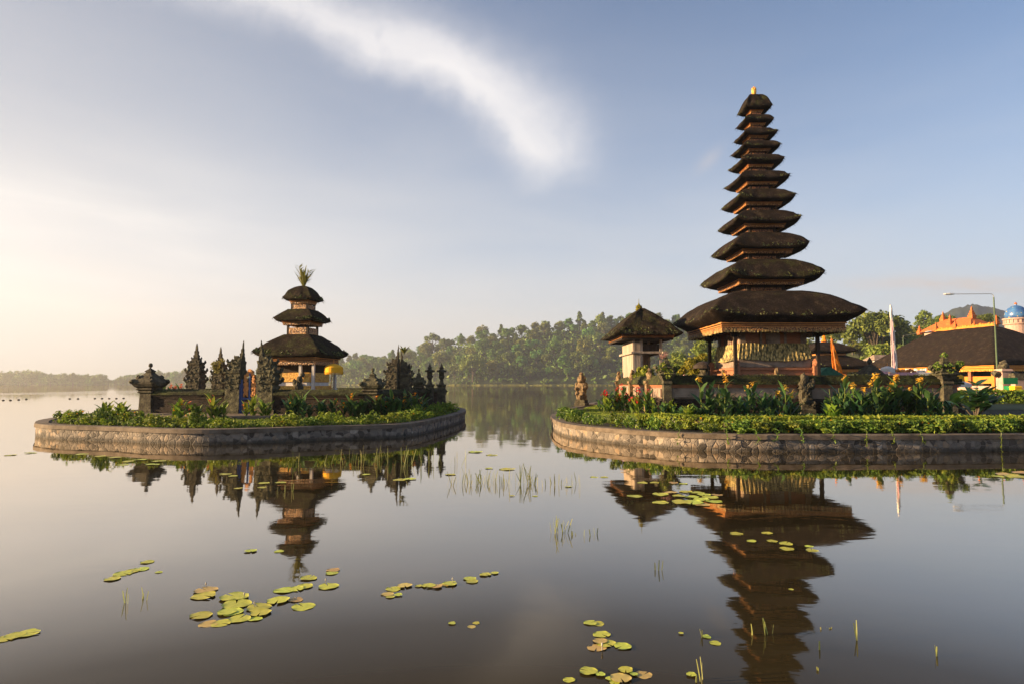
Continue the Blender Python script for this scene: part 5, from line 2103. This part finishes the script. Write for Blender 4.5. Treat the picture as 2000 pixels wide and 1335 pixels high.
tag(st.build('paving_slab', M_CONC, None, (q.x, q.y, IZ - .01), 0), 'narrow grey paving slab behind the guardian statue on the lawn', 'slab')
# ground cover on the left island and behind
gb = MB()
rg = random.Random(31)
for i in range(9000):
    a = rg.random() * path_len(lp)
    p = path_at(lp, a)
    q = Vector((-8.2, 24))
    p = p.lerp(q, rg.uniform(.05, .45))
    hgt = .05 + .14 * max(0, noise.noise(Vector((p.x * 1.3, p.y * 1.3, 1))))
    gb.card((p.x, p.y, IZ + rg.uniform(0, hgt)), .07, rg)
tag(gb.build('ground_cover', M_SHRUB), kind='stuff')
gb = MB()
for i in range(9000):
    x, y = rg.uniform(4.6, 16), rg.uniform(20.3, 23.1)
    hgt = .04 + .16 * max(0, noise.noise(Vector((x * 1.3, y * 1.3, 4))))
    gb.card((x, y, IZ + rg.uniform(0, hgt)), .07, rg)
tag(gb.build('bed_undergrowth', M_CANNA), kind='stuff')
# trailing vines over the coping
vn = [(1340, 0), (1420, 1), (1468, 2), (1518, 3), (1560, 4), (1612, 5), (1690, 6), (1735, 7), (1785, 8), (1962, 9)]
for px, k in vn:
    rg = random.Random(k + 500)
    x = (px - 1000) / F * 14.2
    y = min(rp, key=lambda p: abs(p.x - x) if p.y < 17 else 99).y
    b = MB()
    z = IZ + .1
    pts = [Vector((x, y + .35, z))]
    L = rg.uniform(.35, .6) if k != 9 else .8
    for i in range(8):
        t_ = (i + 1) / 8
        pts.append(Vector((x + rg.uniform(-.03, .03) + .05 * t_ * (k % 3 - 1) * 2, y + .35 - .42 * min(1, t_ * 2), z + .02 - L * max(0, t_ - .4))))
    b.tube(pts, .006, 4)
    for p in pts[1:]:
        for j in range(4):
            b.leaf(p, (rg.gauss(0, 1), rg.gauss(0, 1) - .5, rg.gauss(0, .5)), rg.uniform(.04, .08), .03, .5, .1, 2)
    tag(b.build('trailing_vine', M_CANNAL), '%s green vine from the left trailing over the right island coping' % ordw(k), 'vine', 'vines over the right coping')

# golden shrub behind the pagoda, green bush at the pavilion
def bush(name, loc, rx, rz, label, cat, m, n=1600, cs=.12, seed=1, trunk=True, ncl=26):
    t = thing(name, loc, label, cat)
    rg = random.Random(seed)
    b = MB()
    cl = []
    for i in range(ncl):
        d = Vector((rg.gauss(0, 1), rg.gauss(0, 1), rg.gauss(0, 1))).normalized() * rg.uniform(.3, .9)
        cl.append((Vector((d.x * rx, d.y * rx, rz * (1.05 + d.z))), rg.uniform(.2, .38) * min(rx, rz)))
    for i in range(n):
        c, r_ = rg.choice(cl)
        d = Vector((rg.gauss(0, 1), rg.gauss(0, 1), rg.gauss(0, 1) + .25)).normalized()
        b.card(c + d * r_ * rg.uniform(.6, 1.1), cs, rg, nrm=d)
    b.build('crown', m, t)
    if trunk:
        s = MB()
        for i in range(5):
            c, r_ = cl[i]
            s.tube([(0, 0, 0), (c.x * .3, c.y * .3, c.z * .4), c], [.05 * rx + .02, .04 * rx, .02 * rx], 6)
        s.build('trunk', M_BARK, t)
    return t


p = P(1360, 735, 40)
bush('golden_shrub', (p.x, p.y, IZ), 1.0, 1.75, 'tall golden-leaved shrub seen between the pavilion and the pagoda', 'shrub', M_YBUSH, 3200, .14, 5)
p = P(1262, 730, 29.3)
bush('leafy_bush', (p.x, p.y, 1.3), .55, .52, 'bright green bush growing before the raised pavilion', 'shrub', M_HEDGE, 1800, .085, 6)
p = P(1300, 730, 27)


# ------------------------------------------------------------------ water plants
def pad_mesh(seed):
    """water-lily leaf: notched disc with a slightly raised wavy rim"""
    rg = random.Random(seed)
    b = MB()
    n = 26
    vs = [Vector((0, 0, .008))]
    notch = .22
    for lv, rr in ((1, .55), (2, .93), (3, 1.0)):
        for i in range(n + 1):
            a = notch / 2 + (2 * PI - notch) * i / n
            k = rr * (1 + .05 * math.sin(a * 3 + seed) + .03 * math.sin(a * 7 + seed * 2))
            z = .008 + (.008 * math.sin(a * 4 + seed) + .003 if lv == 3 else .002 * math.sin(a * 5 + seed))
            vs.append(Vector((math.cos(a) * k, math.sin(a) * k, z)))
    fs = []
    m = n + 1
    for i in range(n):
        fs.append([0, 1 + i, 2 + i])
        for lv in (0, 1):
            a = 1 + lv * m + i
            fs.append([a, a + m, a + m + 1, a + 1])
    b.add(vs, fs)
    return b


pads = []
for k in range(5):
    pads.append((pad_mesh(k), M_PAD if k != 3 else M_PADB))
pad_me = []
pad_groups = [
    ('large raft of pads at the lower left', 'raft of lily pads at lower left', [(458, 1166, 26), (462, 1180, 26), (450, 1195, 22), (402, 1152, 20), (398, 1164, 22), (393, 1202, 20), (407, 1218, 18), (432, 1217, 17), (443, 1196, 18), (467, 1208, 22), (505, 1186, 22), (509, 1197, 20), (498, 1208, 14), (543, 1173, 20), (592, 1184, 22), (578, 1171, 14), (555, 1152, 20), (578, 1150, 15), (594, 1145, 17), (603, 1129, 15), (641, 1145, 19), (651, 1113, 13), (648, 1119, 12)]),
    ('short row of pads left of the big raft', 'row of pads at left', [(220, 1130, 14), (240, 1120, 16), (258, 1115, 14), (276, 1111, 14), (288, 1097, 12), (310, 1117, 7)]),
    ('pair of pads at the left picture edge', 'pads at the left edge', [(10, 1247, 18), (28, 1242, 16), (54, 1237, 20)]),
    ('long row of pads across the middle water', 'row of pads in the middle', [(757, 1160, 12), (768, 1150, 15), (790, 1144, 14), (762, 1165, 9), (778, 1162, 8), (818, 1144, 8), (837, 1144, 13), (852, 1146, 12), (868, 1142, 10), (879, 1140, 14), (918, 1130, 12), (922, 1135, 12), (948, 1122, 11), (966, 1119, 8)]),
    ('small pair of pads low in the middle', 'small pads low in the middle', [(921, 1223, 8), (930, 1216, 7), (883, 1217, 7)]),
    ('cluster of pads below the middle right', 'cluster of pads right of the cloud reflection', [(1153, 1216, 13), (1167, 1217, 13), (1175, 1238, 16), (1183, 1256, 18), (1165, 1264, 18), (1216, 1262, 16), (1172, 1252, 14)]),
    ('cluster of pads at the bottom edge', 'pads at the bottom edge', [(1149, 1311, 17), (1173, 1318, 9), (1191, 1325, 9), (1212, 1325, 20), (1222, 1309, 14), (1257, 1317, 16), (1111, 1327, 12), (1238, 1317, 8), (1200, 1332, 10)]),
    ('scattered pads lying in the tall pagoda reflection', 'pads in the pagoda reflection', [(1438, 1042, 12), (1468, 1057, 9), (1498, 1041, 10), (1508, 1057, 11), (1535, 1062, 13), (1537, 1072, 13), (1580, 1066, 8), (1586, 1074, 12)]),
    ('wide mat of pads off the right island', 'mat of pads off the right island', [(1240, 968, 15), (1290, 965, 16), (1290, 981, 16), (1325, 968, 12), (1330, 980, 18), (1350, 969, 16), (1352, 981, 22), (1370, 975, 16), (1375, 966, 13), (1388, 971, 16), (1395, 979, 16), (1362, 962, 14), (1340, 960, 14), (1310, 961, 12), (1372, 985, 14), (1400, 966, 11), (1255, 942, 10), (1278, 942, 9), (1315, 942, 9), (1335, 944, 9)]),
    ('lone pads scattered at the lower right', 'lone pads at lower right', [(1330, 1237, 5), (1380, 1243, 9), (1397, 1255, 11), (1350, 1318, 10), (1545, 1150, 5)]),
    ('pads floating close to the left island wall', 'pads by the left island', [(275, 897, 13), (298, 906, 13), (250, 900, 10), (225, 893, 12), (195, 890, 10), (160, 886, 11), (60, 884, 10), (20, 888, 10), (440, 925, 11), (455, 929, 9), (515, 943, 11), (512, 951, 9), (548, 942, 10), (465, 953, 8), (545, 1076, 9), (490, 1076, 11), (310, 900, 12), (240, 907, 10)]),
    ('pads between the two islands', 'pads between the islands', [(928, 882, 14), (960, 888, 12), (990, 916, 16), (955, 914, 8), (780, 936, 12), (800, 935, 12), (880, 926, 10), (715, 926, 8), (1000, 968, 6), (1045, 968, 6), (1110, 950, 7), (1160, 931, 8), (1180, 931, 8)]),
    ('pads at the right picture edge', 'pads at the right edge', [(1965, 926, 18), (1985, 930, 20), (1995, 922, 16), (1950, 930, 12)]),
]
proto_obj = {}
for gl, gn, lst in pad_groups:
    order = sorted(range(len(lst)), key=lambda i: lst[i][0])
    for rank, i in enumerate(order):
        px, py, hw = lst[i]
        rg = random.Random(px * 7 + py)
        p = G(px, py, 0.0)
        r_ = hw * p.y / F
        k = rg.choice([0, 1, 2, 4, 0, 1, 3])
        if gn == 'pads by the left island' or gn == 'pads between the islands':
            k = rg.choice([0, 1, 2])
        if k not in proto_obj:
            o = pads[k][0].build('lily_pad', pads[k][1], smooth=True)
            proto_obj[k] = o
        else:
            o = proto_obj[k].copy()
            COL.objects.link(o)
        o.location = (p.x, p.y, rg.uniform(0.0, .008))
        o.scale = (r_, r_ * rg.uniform(.9, 1.1), min(1, r_ * 3))
        o.rotation_euler = (rg.uniform(-.02, .05), rg.uniform(-.03, .03), rg.uniform(0, 6.28))
        tag(o, '%s pad from the left in the %s' % (ordw(rank), gl), 'lily pad', gn)


def reeds(px, py, n, spread, h, label, seed, group='reed tufts in the shallow water'):
    p = G(px, py, 0)
    rg = random.Random(seed)
    b = MB()
    for i in range(n):
        x, y = rg.gauss(0, spread), rg.gauss(0, spread * .6)
        a = rg.uniform(0, 2 * PI)
        e = rg.uniform(.02, .35)
        L = h * .6 * rg.uniform(.5, 1.1)
        b.leaf((x, y, -.02), (math.cos(a) * e, math.sin(a) * e, 1), L, .005 + .003 * L, rg.uniform(.0, .5), .3, 4, roll=rg.uniform(0, 3))
    return tag(b.build('reed_tuft', M_GRASSB, None, (p.x, p.y, 0)), label, 'reeds', group)


for i, (px, py, n, sp, h, lab) in enumerate([
    (925, 944, 26, .25, .34, 'loose tuft of pale reeds, left of the three in the middle water'),
    (945, 940, 22, .2, .36, 'thin reed tuft joined to the left of the three middle tufts'),
    (1022, 944, 22, .09, .52, 'narrow tall reed tuft in the middle of the three'),
    (1078, 946, 30, .25, .3, 'wide low reed tuft, right of the three in the middle water'),
    (1092, 1040, 14, .06, .32, 'small bent reed tuft below the three middle tufts'),
    (985, 946, 5, .2, .3, 'few thin reed blades left of the narrow tall tuft'),
    (1122, 1044, 3, .02, .14, 'single short reed blade right of the bent tuft'),
    (1148, 1046, 2, .02, .18, 'single reed blade second right of the bent tuft'),
    (1163, 1042, 2, .01, .22, 'single upright reed blade third right of the bent tuft'),
    (1285, 1112, 3, .03, .16, 'pair of faint reed blades above the pad cluster at lower right'),
    (1502, 1238, 4, .02, .2, 'small v-shaped reed blades inside the pagoda reflection'),
    (1472, 1238, 2, .01, .14, 'lone reed blade left of the v-shaped blades'),
    (1601, 1268, 2, .005, .16, 'short reed blade right of the pagoda reflection'),
    (1600, 1308, 2, .005, .12, 'lowest short reed blade right of the pagoda reflection'),
    (1674, 1250, 2, .005, .2, 'thin reed stalk alone right of the pagoda reflection'),
    (1830, 1280, 2, .005, .14, 'short pale reed blade alone at the lower right'),
    (1368, 1330, 4, .02, .2, 'forked reed blades at the bottom edge'),
    (1371, 1245, 2, .01, .14, 'thin reed blade beside the lone pads'),
    (243, 1178, 3, .02, .2, 'dark bent reed blade left of the big pad raft'),
    (280, 1170, 3, .03, .18, 'faint reed blades nearest the left row of pads'),
    (890, 905, 8, .3, .4, 'sparse reeds at the end of the left island'),
    (700, 905, 30, .5, .5, 'reeds standing along the left island wall below the half tower'),
    (560, 960, 4, .05, .3, 'few reed blades in the small shrine reflection'),
    (830, 905, 16, .5, .55, 'reeds standing below the slim lantern posts'),
    (1618, 1226, 5, .02, .07, 'tiny leafy water sprout beside the pagoda reflection'),
]):
    reeds(px, py, n, sp, h, lab, i + 700)

# little upright flower buds among the pads
for i, (px, py) in enumerate([(477, 1168), (497, 1186), (636, 1140), (884, 1138), (402, 1148), (1176, 1270)]):
    p = G(px, py, 0)
    b = MB()
    b.tube([(0, 0, -.02), (0, 0, .026)], .003, 5)
    b.blob((0, 0, .034), (.006, .006, .012), .2, 2, i)
    tag(b.build('lily_bud', M_WFLOWER, None, (p.x, p.y, 0)), '%s tiny pale lily bud from the left standing among the pads' % ordw([402, 477, 497, 636, 884, 1176].index(px)), 'flower bud', 'lily buds')

# row of net floats on the far left water
for i, (px, py) in enumerate([(6, 781), (20, 781), (36, 780), (51, 779), (136, 778), (152, 778), (185, 777.5), (199, 777.5), (213, 777.5), (227, 777.5), (241, 777)]):
    p = G(px, py, 0)
    b = MB()
    b.blob((0, 0, .02), (.12, .07, .07), .1, 2, i)
    b.blob((.11, 0, .02), (.04, .04, .03), .1, 2, i)
    tag(b.build('net_float', M_BUOY, None, (p.x, p.y, 0)), '%s dark net float from the left on the far lake' % ordw(i), 'float', 'net floats on the lake')


# ------------------------------------------------------------------ trees
def crown_mesh(seed, kind='dome', ncl=30, per=24, cs=.17):
    """unit crown: radius 1 in x and y, height about 1.5 above z=0"""
    rg = random.Random(seed)
    b = MB()
    cl = []
    for i in range(ncl):
        while True:
            d = Vector((rg.uniform(-1, 1), rg.uniform(-1, 1), rg.uniform(-1, 1)))
            if .25 < d.length < 1:
                break
        if kind == 'dome':
            c = Vector((d.x * .8, d.y * .8, .75 + d.z * .62))
            r_ = rg.uniform(.18, .34)
        elif kind == 'tall':
            c = Vector((d.x * .6, d.y * .6, 1.0 + d.z * .95))
            r_ = rg.uniform(.16, .30)
        elif kind == 'cone':
            h = rg.random()
            rr = (1 - h) * .62 + .06
            a = rg.uniform(0, 2 * PI)
            c = Vector((math.cos(a) * rr * rg.random() ** .5, math.sin(a) * rr * rg.random() ** .5, .1 + h * 2.0))
            r_ = rg.uniform(.12, .24)
        else:                                            # flat umbrella
            a = rg.uniform(0, 2 * PI)
            rr = rg.random() ** .6
            c = Vector((math.cos(a) * rr * .95, math.sin(a) * rr * .95, .95 - .35 * rr * rr + rg.uniform(-.12, .12)))
            r_ = rg.uniform(.14, .24)
        cl.append((c, r_))
    for c, r_ in cl:
        for j in range(per):
            d = Vector((rg.gauss(0, 1), rg.gauss(0, 1), rg.gauss(0, 1) + .3)).normalized()
            b.card(c + d * r_ * rg.uniform(.55, 1.1), cs * rg.uniform(.7, 1.3), rg, nrm=d, elong=1.35)
    t = MB()
    t.tube([(0, 0, -1.1), (.02, .01, -.2), (.0, .03, .5), (.02, 0, .95)], [.09, .07, .05, .02], 6)
    for c, r_ in cl[:8]:
        t.tube([(0, .01, rg.uniform(-.3, .3)), c * .5 + Vector((0, 0, .1)), c], [.04, .025, .01], 5)
    return b, t


def tree_proto(seed, kind, m, ncl=30, per=24, cs=.17, name='tree'):
    t = thing(name, (0, 0, -500), '', 'tree')
    b, k = crown_mesh(seed, kind, ncl, per, cs)
    c = b.build('crown', m, t)
    k.build('trunk', M_BARK, t)
    return t


used = set()


def plant_tree(pr, loc, rx, rz, label, group, rot=0.0):
    """first use moves the prototype itself, later uses copy it with its parts"""
    if pr.name in used:
        o = pr.copy()
        COL.objects.link(o)
        for ch in kids[pr.name]:
            d = ch.copy()
            COL.objects.link(d)
            d.parent = o
    else:
        used.add(pr.name)
        kids[pr.name] = [c for c in bpy.data.objects if c.parent == pr]
        o = pr
    o.location = loc
    o.scale = (rx, rx, rz)
    o.rotation_euler = (0, 0, rot)
    o['label'] = label
    o['category'] = 'tree'
    if group:
        o['group'] = group
    elif 'group' in o:
        del o['group']
    return o


kids = {}
FP = [tree_proto(100 + i, k, m, 34, 22, .19, 'forest_tree') for i, (k, m) in enumerate([('dome', M_FOREST), ('dome', M_FOREST), ('tall', M_FOREST), ('dome', M_FORESTY), ('tall', M_FORESTY), ('cone', M_FOREST), ('dome', M_FOREST), ('tall', M_FOREST)])]
LABS = {0: 'broad dark green tree in the hazy wooded hillside across the lake', 1: 'broad dark green tree in the hazy wooded hillside across the lake', 6: 'broad dark green tree in the hazy wooded hillside across the lake', 2: 'tall narrow green tree in the hazy wooded hillside across the lake', 7: 'tall narrow green tree in the hazy wooded hillside across the lake', 3: 'paler yellow-green round tree in the hazy wooded hillside across the lake', 4: 'paler yellow-green tall tree in the hazy wooded hillside across the lake', 5: 'pointed conifer in the hazy wooded hillside across the lake'}
rg = random.Random(2024)
placed = []
tries = 0
NT = 268
while len(placed) < NT and tries < 20000:
    tries += 1
    px = rg.uniform(345, 1480) if rg.random() < .9 else rg.uniform(1480, 1560)
    ys = interp(px, SH_X, SH_Y)
    hr = HY - interp(px, RG_X, RG_Y)
    t_ = rg.random() ** .85 * 1.08
    if rg.random() > .25 + hr / 130:
        continue
    Y = ys + 3 + 128 * t_
    x = (px - 1000) / F * Y
    mind = 10 if t_ > .12 else 7
    if any((x - a) ** 2 + (Y - b) ** 2 * .7 < mind ** 2 for a, b in placed):
        continue
    placed.append((x, Y))
    k = rg.choice([0, 0, 1, 1, 2, 2, 6, 6, 7, 7, 3, 3, 4, 5])
    if t_ > .85 and px > 1050 and rg.random() < .5:
        k = rg.choice([5, 2, 7, 2, 4])
    r_ = rg.uniform(5.2, 9.0) * (.75 if t_ < .1 else 1)
    hz = r_ * rg.uniform(.8, 1.15) * (.72 if k in (2, 4, 7, 5) else 1.0)
    if k == 5:
        hz *= 1.15
    z = hill_z(px, Y)
    plant_tree(FP[k], (x, Y, z + hz * rg.uniform(.35, .7)), r_, hz, LABS[k], 'trees on the wooded hill across the lake', rg.uniform(0, 6.28))
# far-left treeline
FL = [tree_proto(140 + i, 'dome', M_FOREST, 34, 22, .19, 'shore_tree') for i in range(4)]
k = 0
for row in range(2):
    px = -30
    while px < 345:
        Y = interp(px, SH_X, SH_Y) + 8 + row * 22
        r_ = rg.uniform(7.5, 12)
        if 208 < px < 234:
            r_ = 4.5
        top = interp(px, [-50, 20, 60, 110, 200, 230, 260, 300, 345], [16, 18.5, 20, 16, 14, 14, 16, 19, 19]) * rg.uniform(.82, 1.12)
        if 208 < px < 234:
            top = 7
        hz = top / 1.75
        plant_tree(FL[(k * 7 + k // 3) % 4], ((px - 1000) / F * Y, Y, .3 + hz * .02), r_, hz * 1.15, 'hazy dark tree in the far treeline on the left lake shore', 'trees of the far left shoreline', rg.uniform(0, 6.28))
        px += rg.uniform(9, 16)
        k += 1
# lone spreading tree on the ridge and other trees one can point at
Y = interp(845, SH_X, SH_Y) + 122
um = tree_proto(160, 'flat', M_FOREST, 40, 26, .13, 'spreading_tree')
zt = P(845, 653, Y).z
plant_tree(um, ((845 - 1000) / F * Y, Y, zt - 14), 9.5, 12.5, 'lone spreading flat-topped tree standing above the hill ridge', None)
Y = 535 + 60
yt = tree_proto(161, 'dome', M_FORESTY, 44, 26, .15, 'bright_tree')
plant_tree(yt, (P(1142, 690, Y).x, Y, P(1142, 694, Y).z), 9.0, 10.5, 'bright yellow-green tree high on the hill left of the raised pavilion', None, 1.0)
bt = tree_proto(162, 'flat', M_FORESTY, 44, 26, .14, 'shore_tree')
Y = 574
plant_tree(bt, (P(923, 720, Y).x, Y, P(923, 742, Y).z + 3), 11.0, 17, 'pale spreading tree with a visible trunk at the foot of the hill', None, .4)
# undergrowth filling between the hill trees
ub = MB()
rg = random.Random(99)
for i in range(16000):
    px = rg.uniform(-60, 1560)
    ys = interp(px, SH_X, SH_Y)
    Y = ys + rg.random() ** .9 * 150
    z = hill_z(px, Y)
    ub.card(((px - 1000) / F * Y, Y, z + rg.uniform(.3, 5.5 * min(1, .3 + (Y - ys) / 15))), rg.uniform(1.6, 3.2), rg)
tag(ub.build('forest_undergrowth', M_FOREST), kind='stuff')

# right-hand hillside behind the temple
def rhill_z(px, Y):
    top = interp(px, [1280, 1480, 1560, 1600, 1640, 1690, 1760, 1850, 2000, 2300], [742, 730, 700, 684, 672, 662, 662, 664, 668, 690])
    H = (HY - top) / F * 230
    return IZ + H * sstep(0, 1, (Y - 105) / 125) + noise.noise(Vector((px * .03, Y * .05, 4))) * 1.2 * sstep(105, 140, Y)


b = MB()
cols = list(range(1280, 2340, 20))
rows = [100, 106, 115, 130, 145, 160, 175, 190, 205, 220, 235, 260]
vs, fs = [], []
for px in cols:
    for Y in rows:
        vs.append(Vector(((px - 1000) / F * Y, Y, rhill_z(px, Y) - (.4 if Y in (100,) else 0))))
n = len(rows)
for i in range(len(cols) - 1):
    for j in range(n - 1):
        a = i * n + j
        fs.append([a, a + n, a + n + 1, a + 1])
b.add(vs, fs)
tag(b.build('grassy_slope', M_LAND, smooth=True), kind='structure')
RP = [tree_proto(170 + i, k_, m, 48, 40, .12, 'hillside_tree') for i, (k_, m) in enumerate([('dome', M_TREE), ('tall', M_TREE), ('dome', M_FORESTY), ('tall', M_FORESTY)])]
rg = random.Random(55)
placed = []
tries = 0
while len(placed) < 58 and tries < 9000:
    tries += 1
    px = rg.uniform(1300, 2080)
    Y = 106 + rg.random() * 125
    x = (px - 1000) / F * Y
    if any((x - a) ** 2 + (Y - c) ** 2 * .6 < 25 for a, c in placed):
        continue
    if px > 1780 and Y < 125:
        continue
    placed.append((x, Y))
    k = rg.randrange(4)
    r_ = rg.uniform(2.3, 4.2)
    hz = r_ * rg.uniform(.75, 1.1)
    plant_tree(RP[k], (x, Y, rhill_z(px, Y) + hz * .6), r_, hz, ['round green tree on the sunlit slope behind the temple halls', 'taller green tree on the sunlit slope behind the temple halls', 'yellow-green round tree on the sunlit slope behind the temple halls', 'yellow-green taller tree on the sunlit slope behind the temple halls'][k], 'trees on the slope behind the temple', rg.uniform(0, 6.28))
# big spreading tree behind the white banner
bs = tree_proto(190, 'flat', M_TREE, 90, 60, .085, 'spreading_tree')
Y = 150
p = P(1712, 700, Y)
plant_tree(bs, (p.x, Y, P(1712, 684, Y).z), 6.6, P(1712, 624, Y).z - P(1712, 684, Y).z + .0, 'big spreading tree with airy crown behind the white banner', None)
bs2 = tree_proto(191, 'dome', M_TREE, 60, 50, .10, 'broad_tree')
p = P(1755, 690, 155)
plant_tree(bs2, (p.x, 155, P(1755, 690, 155).z), 4.6, 3.6, 'broad darker tree right of the white banner', None)
bs3 = tree_proto(192, 'dome', M_TREE, 60, 50, .10, 'broad_tree')
p = P(1845, 640, 150)
plant_tree(bs3, (p.x, 150, P(1845, 640, 150).z), 2.6, 2.0, 'small dark tree rising behind the orange tiled roof', None)
bs4 = tree_proto(193, 'dome', M_TREE, 60, 50, .10, 'broad_tree')
p = P(1928, 630, 150)
plant_tree(bs4, (p.x, 150, P(1926, 632, 150).z), 2.6, 1.6, 'small tree peeping between the ridge finials of the dark hall', None)
# small palm on the slope
p = P(1731, 712, 118)
t = thing('palm_tree', (p.x, 118, rhill_z(1731, 118)), 'small brownish palm on the slope just left of the white banner', 'palm')
hh = P(1731, 683, 118).z - rhill_z(1731, 118)
b = MB()
b.tube([(0, 0, 0), (.1, 0, hh * .5), (.15, 0, hh)], [.22, .16, .13], 7)
b.build('trunk', M_BARK, t)
b = MB()
rg = random.Random(4)
for i in range(22):
    a = rg.uniform(0, 2 * PI)
    b.leaf((.15, 0, hh), (math.cos(a), math.sin(a), rg.uniform(-.1, 1)), rg.uniform(1.2, 1.9), .3, 1.3, .2, 5)
b.build('crown', M_FERN, t)
# a few small houses on the far slope
for i, (px, py, Y, m, lab) in enumerate([(1722, 710, 100, M_WHITE, 'small pale house with grey roof at the foot of the slope'), (1345, 728, 190, M_PINK, 'tiny pinkish house far behind the golden shrub')]):
    q = P(px, py + 6, Y)
    t = thing('house', (q.x, Y, q.z - 2), lab, 'house')
    b = MB()
    b.box((0, 0, 0), (3.4, 3, 3.0))
    b.build('wall', m, t)
    b = MB()
    b.box((0, 0, 3.0), (4.4, 4, .9), topx=.55, topy=.1)
    b.build('roof', M_STONEL, t)

# ------------------------------------------------------------------ morning air
hz = MB()
hz.box((235, 585, -1), (2100, 1300, 146))
m = bpy.data.materials.new('morning_haze')
m.use_nodes = True
nt = m.node_tree
nt.nodes.clear()
o_ = nt.nodes.new('ShaderNodeOutputMaterial')
vol = nt.nodes.new('ShaderNodeVolumePrincipled')
vol.inputs['Color'].default_value = (0.93, 0.95, 1.0, 1)
vol.inputs['Density'].default_value = HAZE
vol.inputs['Anisotropy'].default_value = 0.5
nt.links.new(vol.outputs[0], o_.inputs['Volume'])
h = hz.build('haze', m)
tag(h, kind='stuff')
for pr in list(bpy.data.objects):
    if pr.location.z < -400:
        for c in children_of(pr):
            bpy.data.objects.remove(c)
        bpy.data.objects.remove(pr)
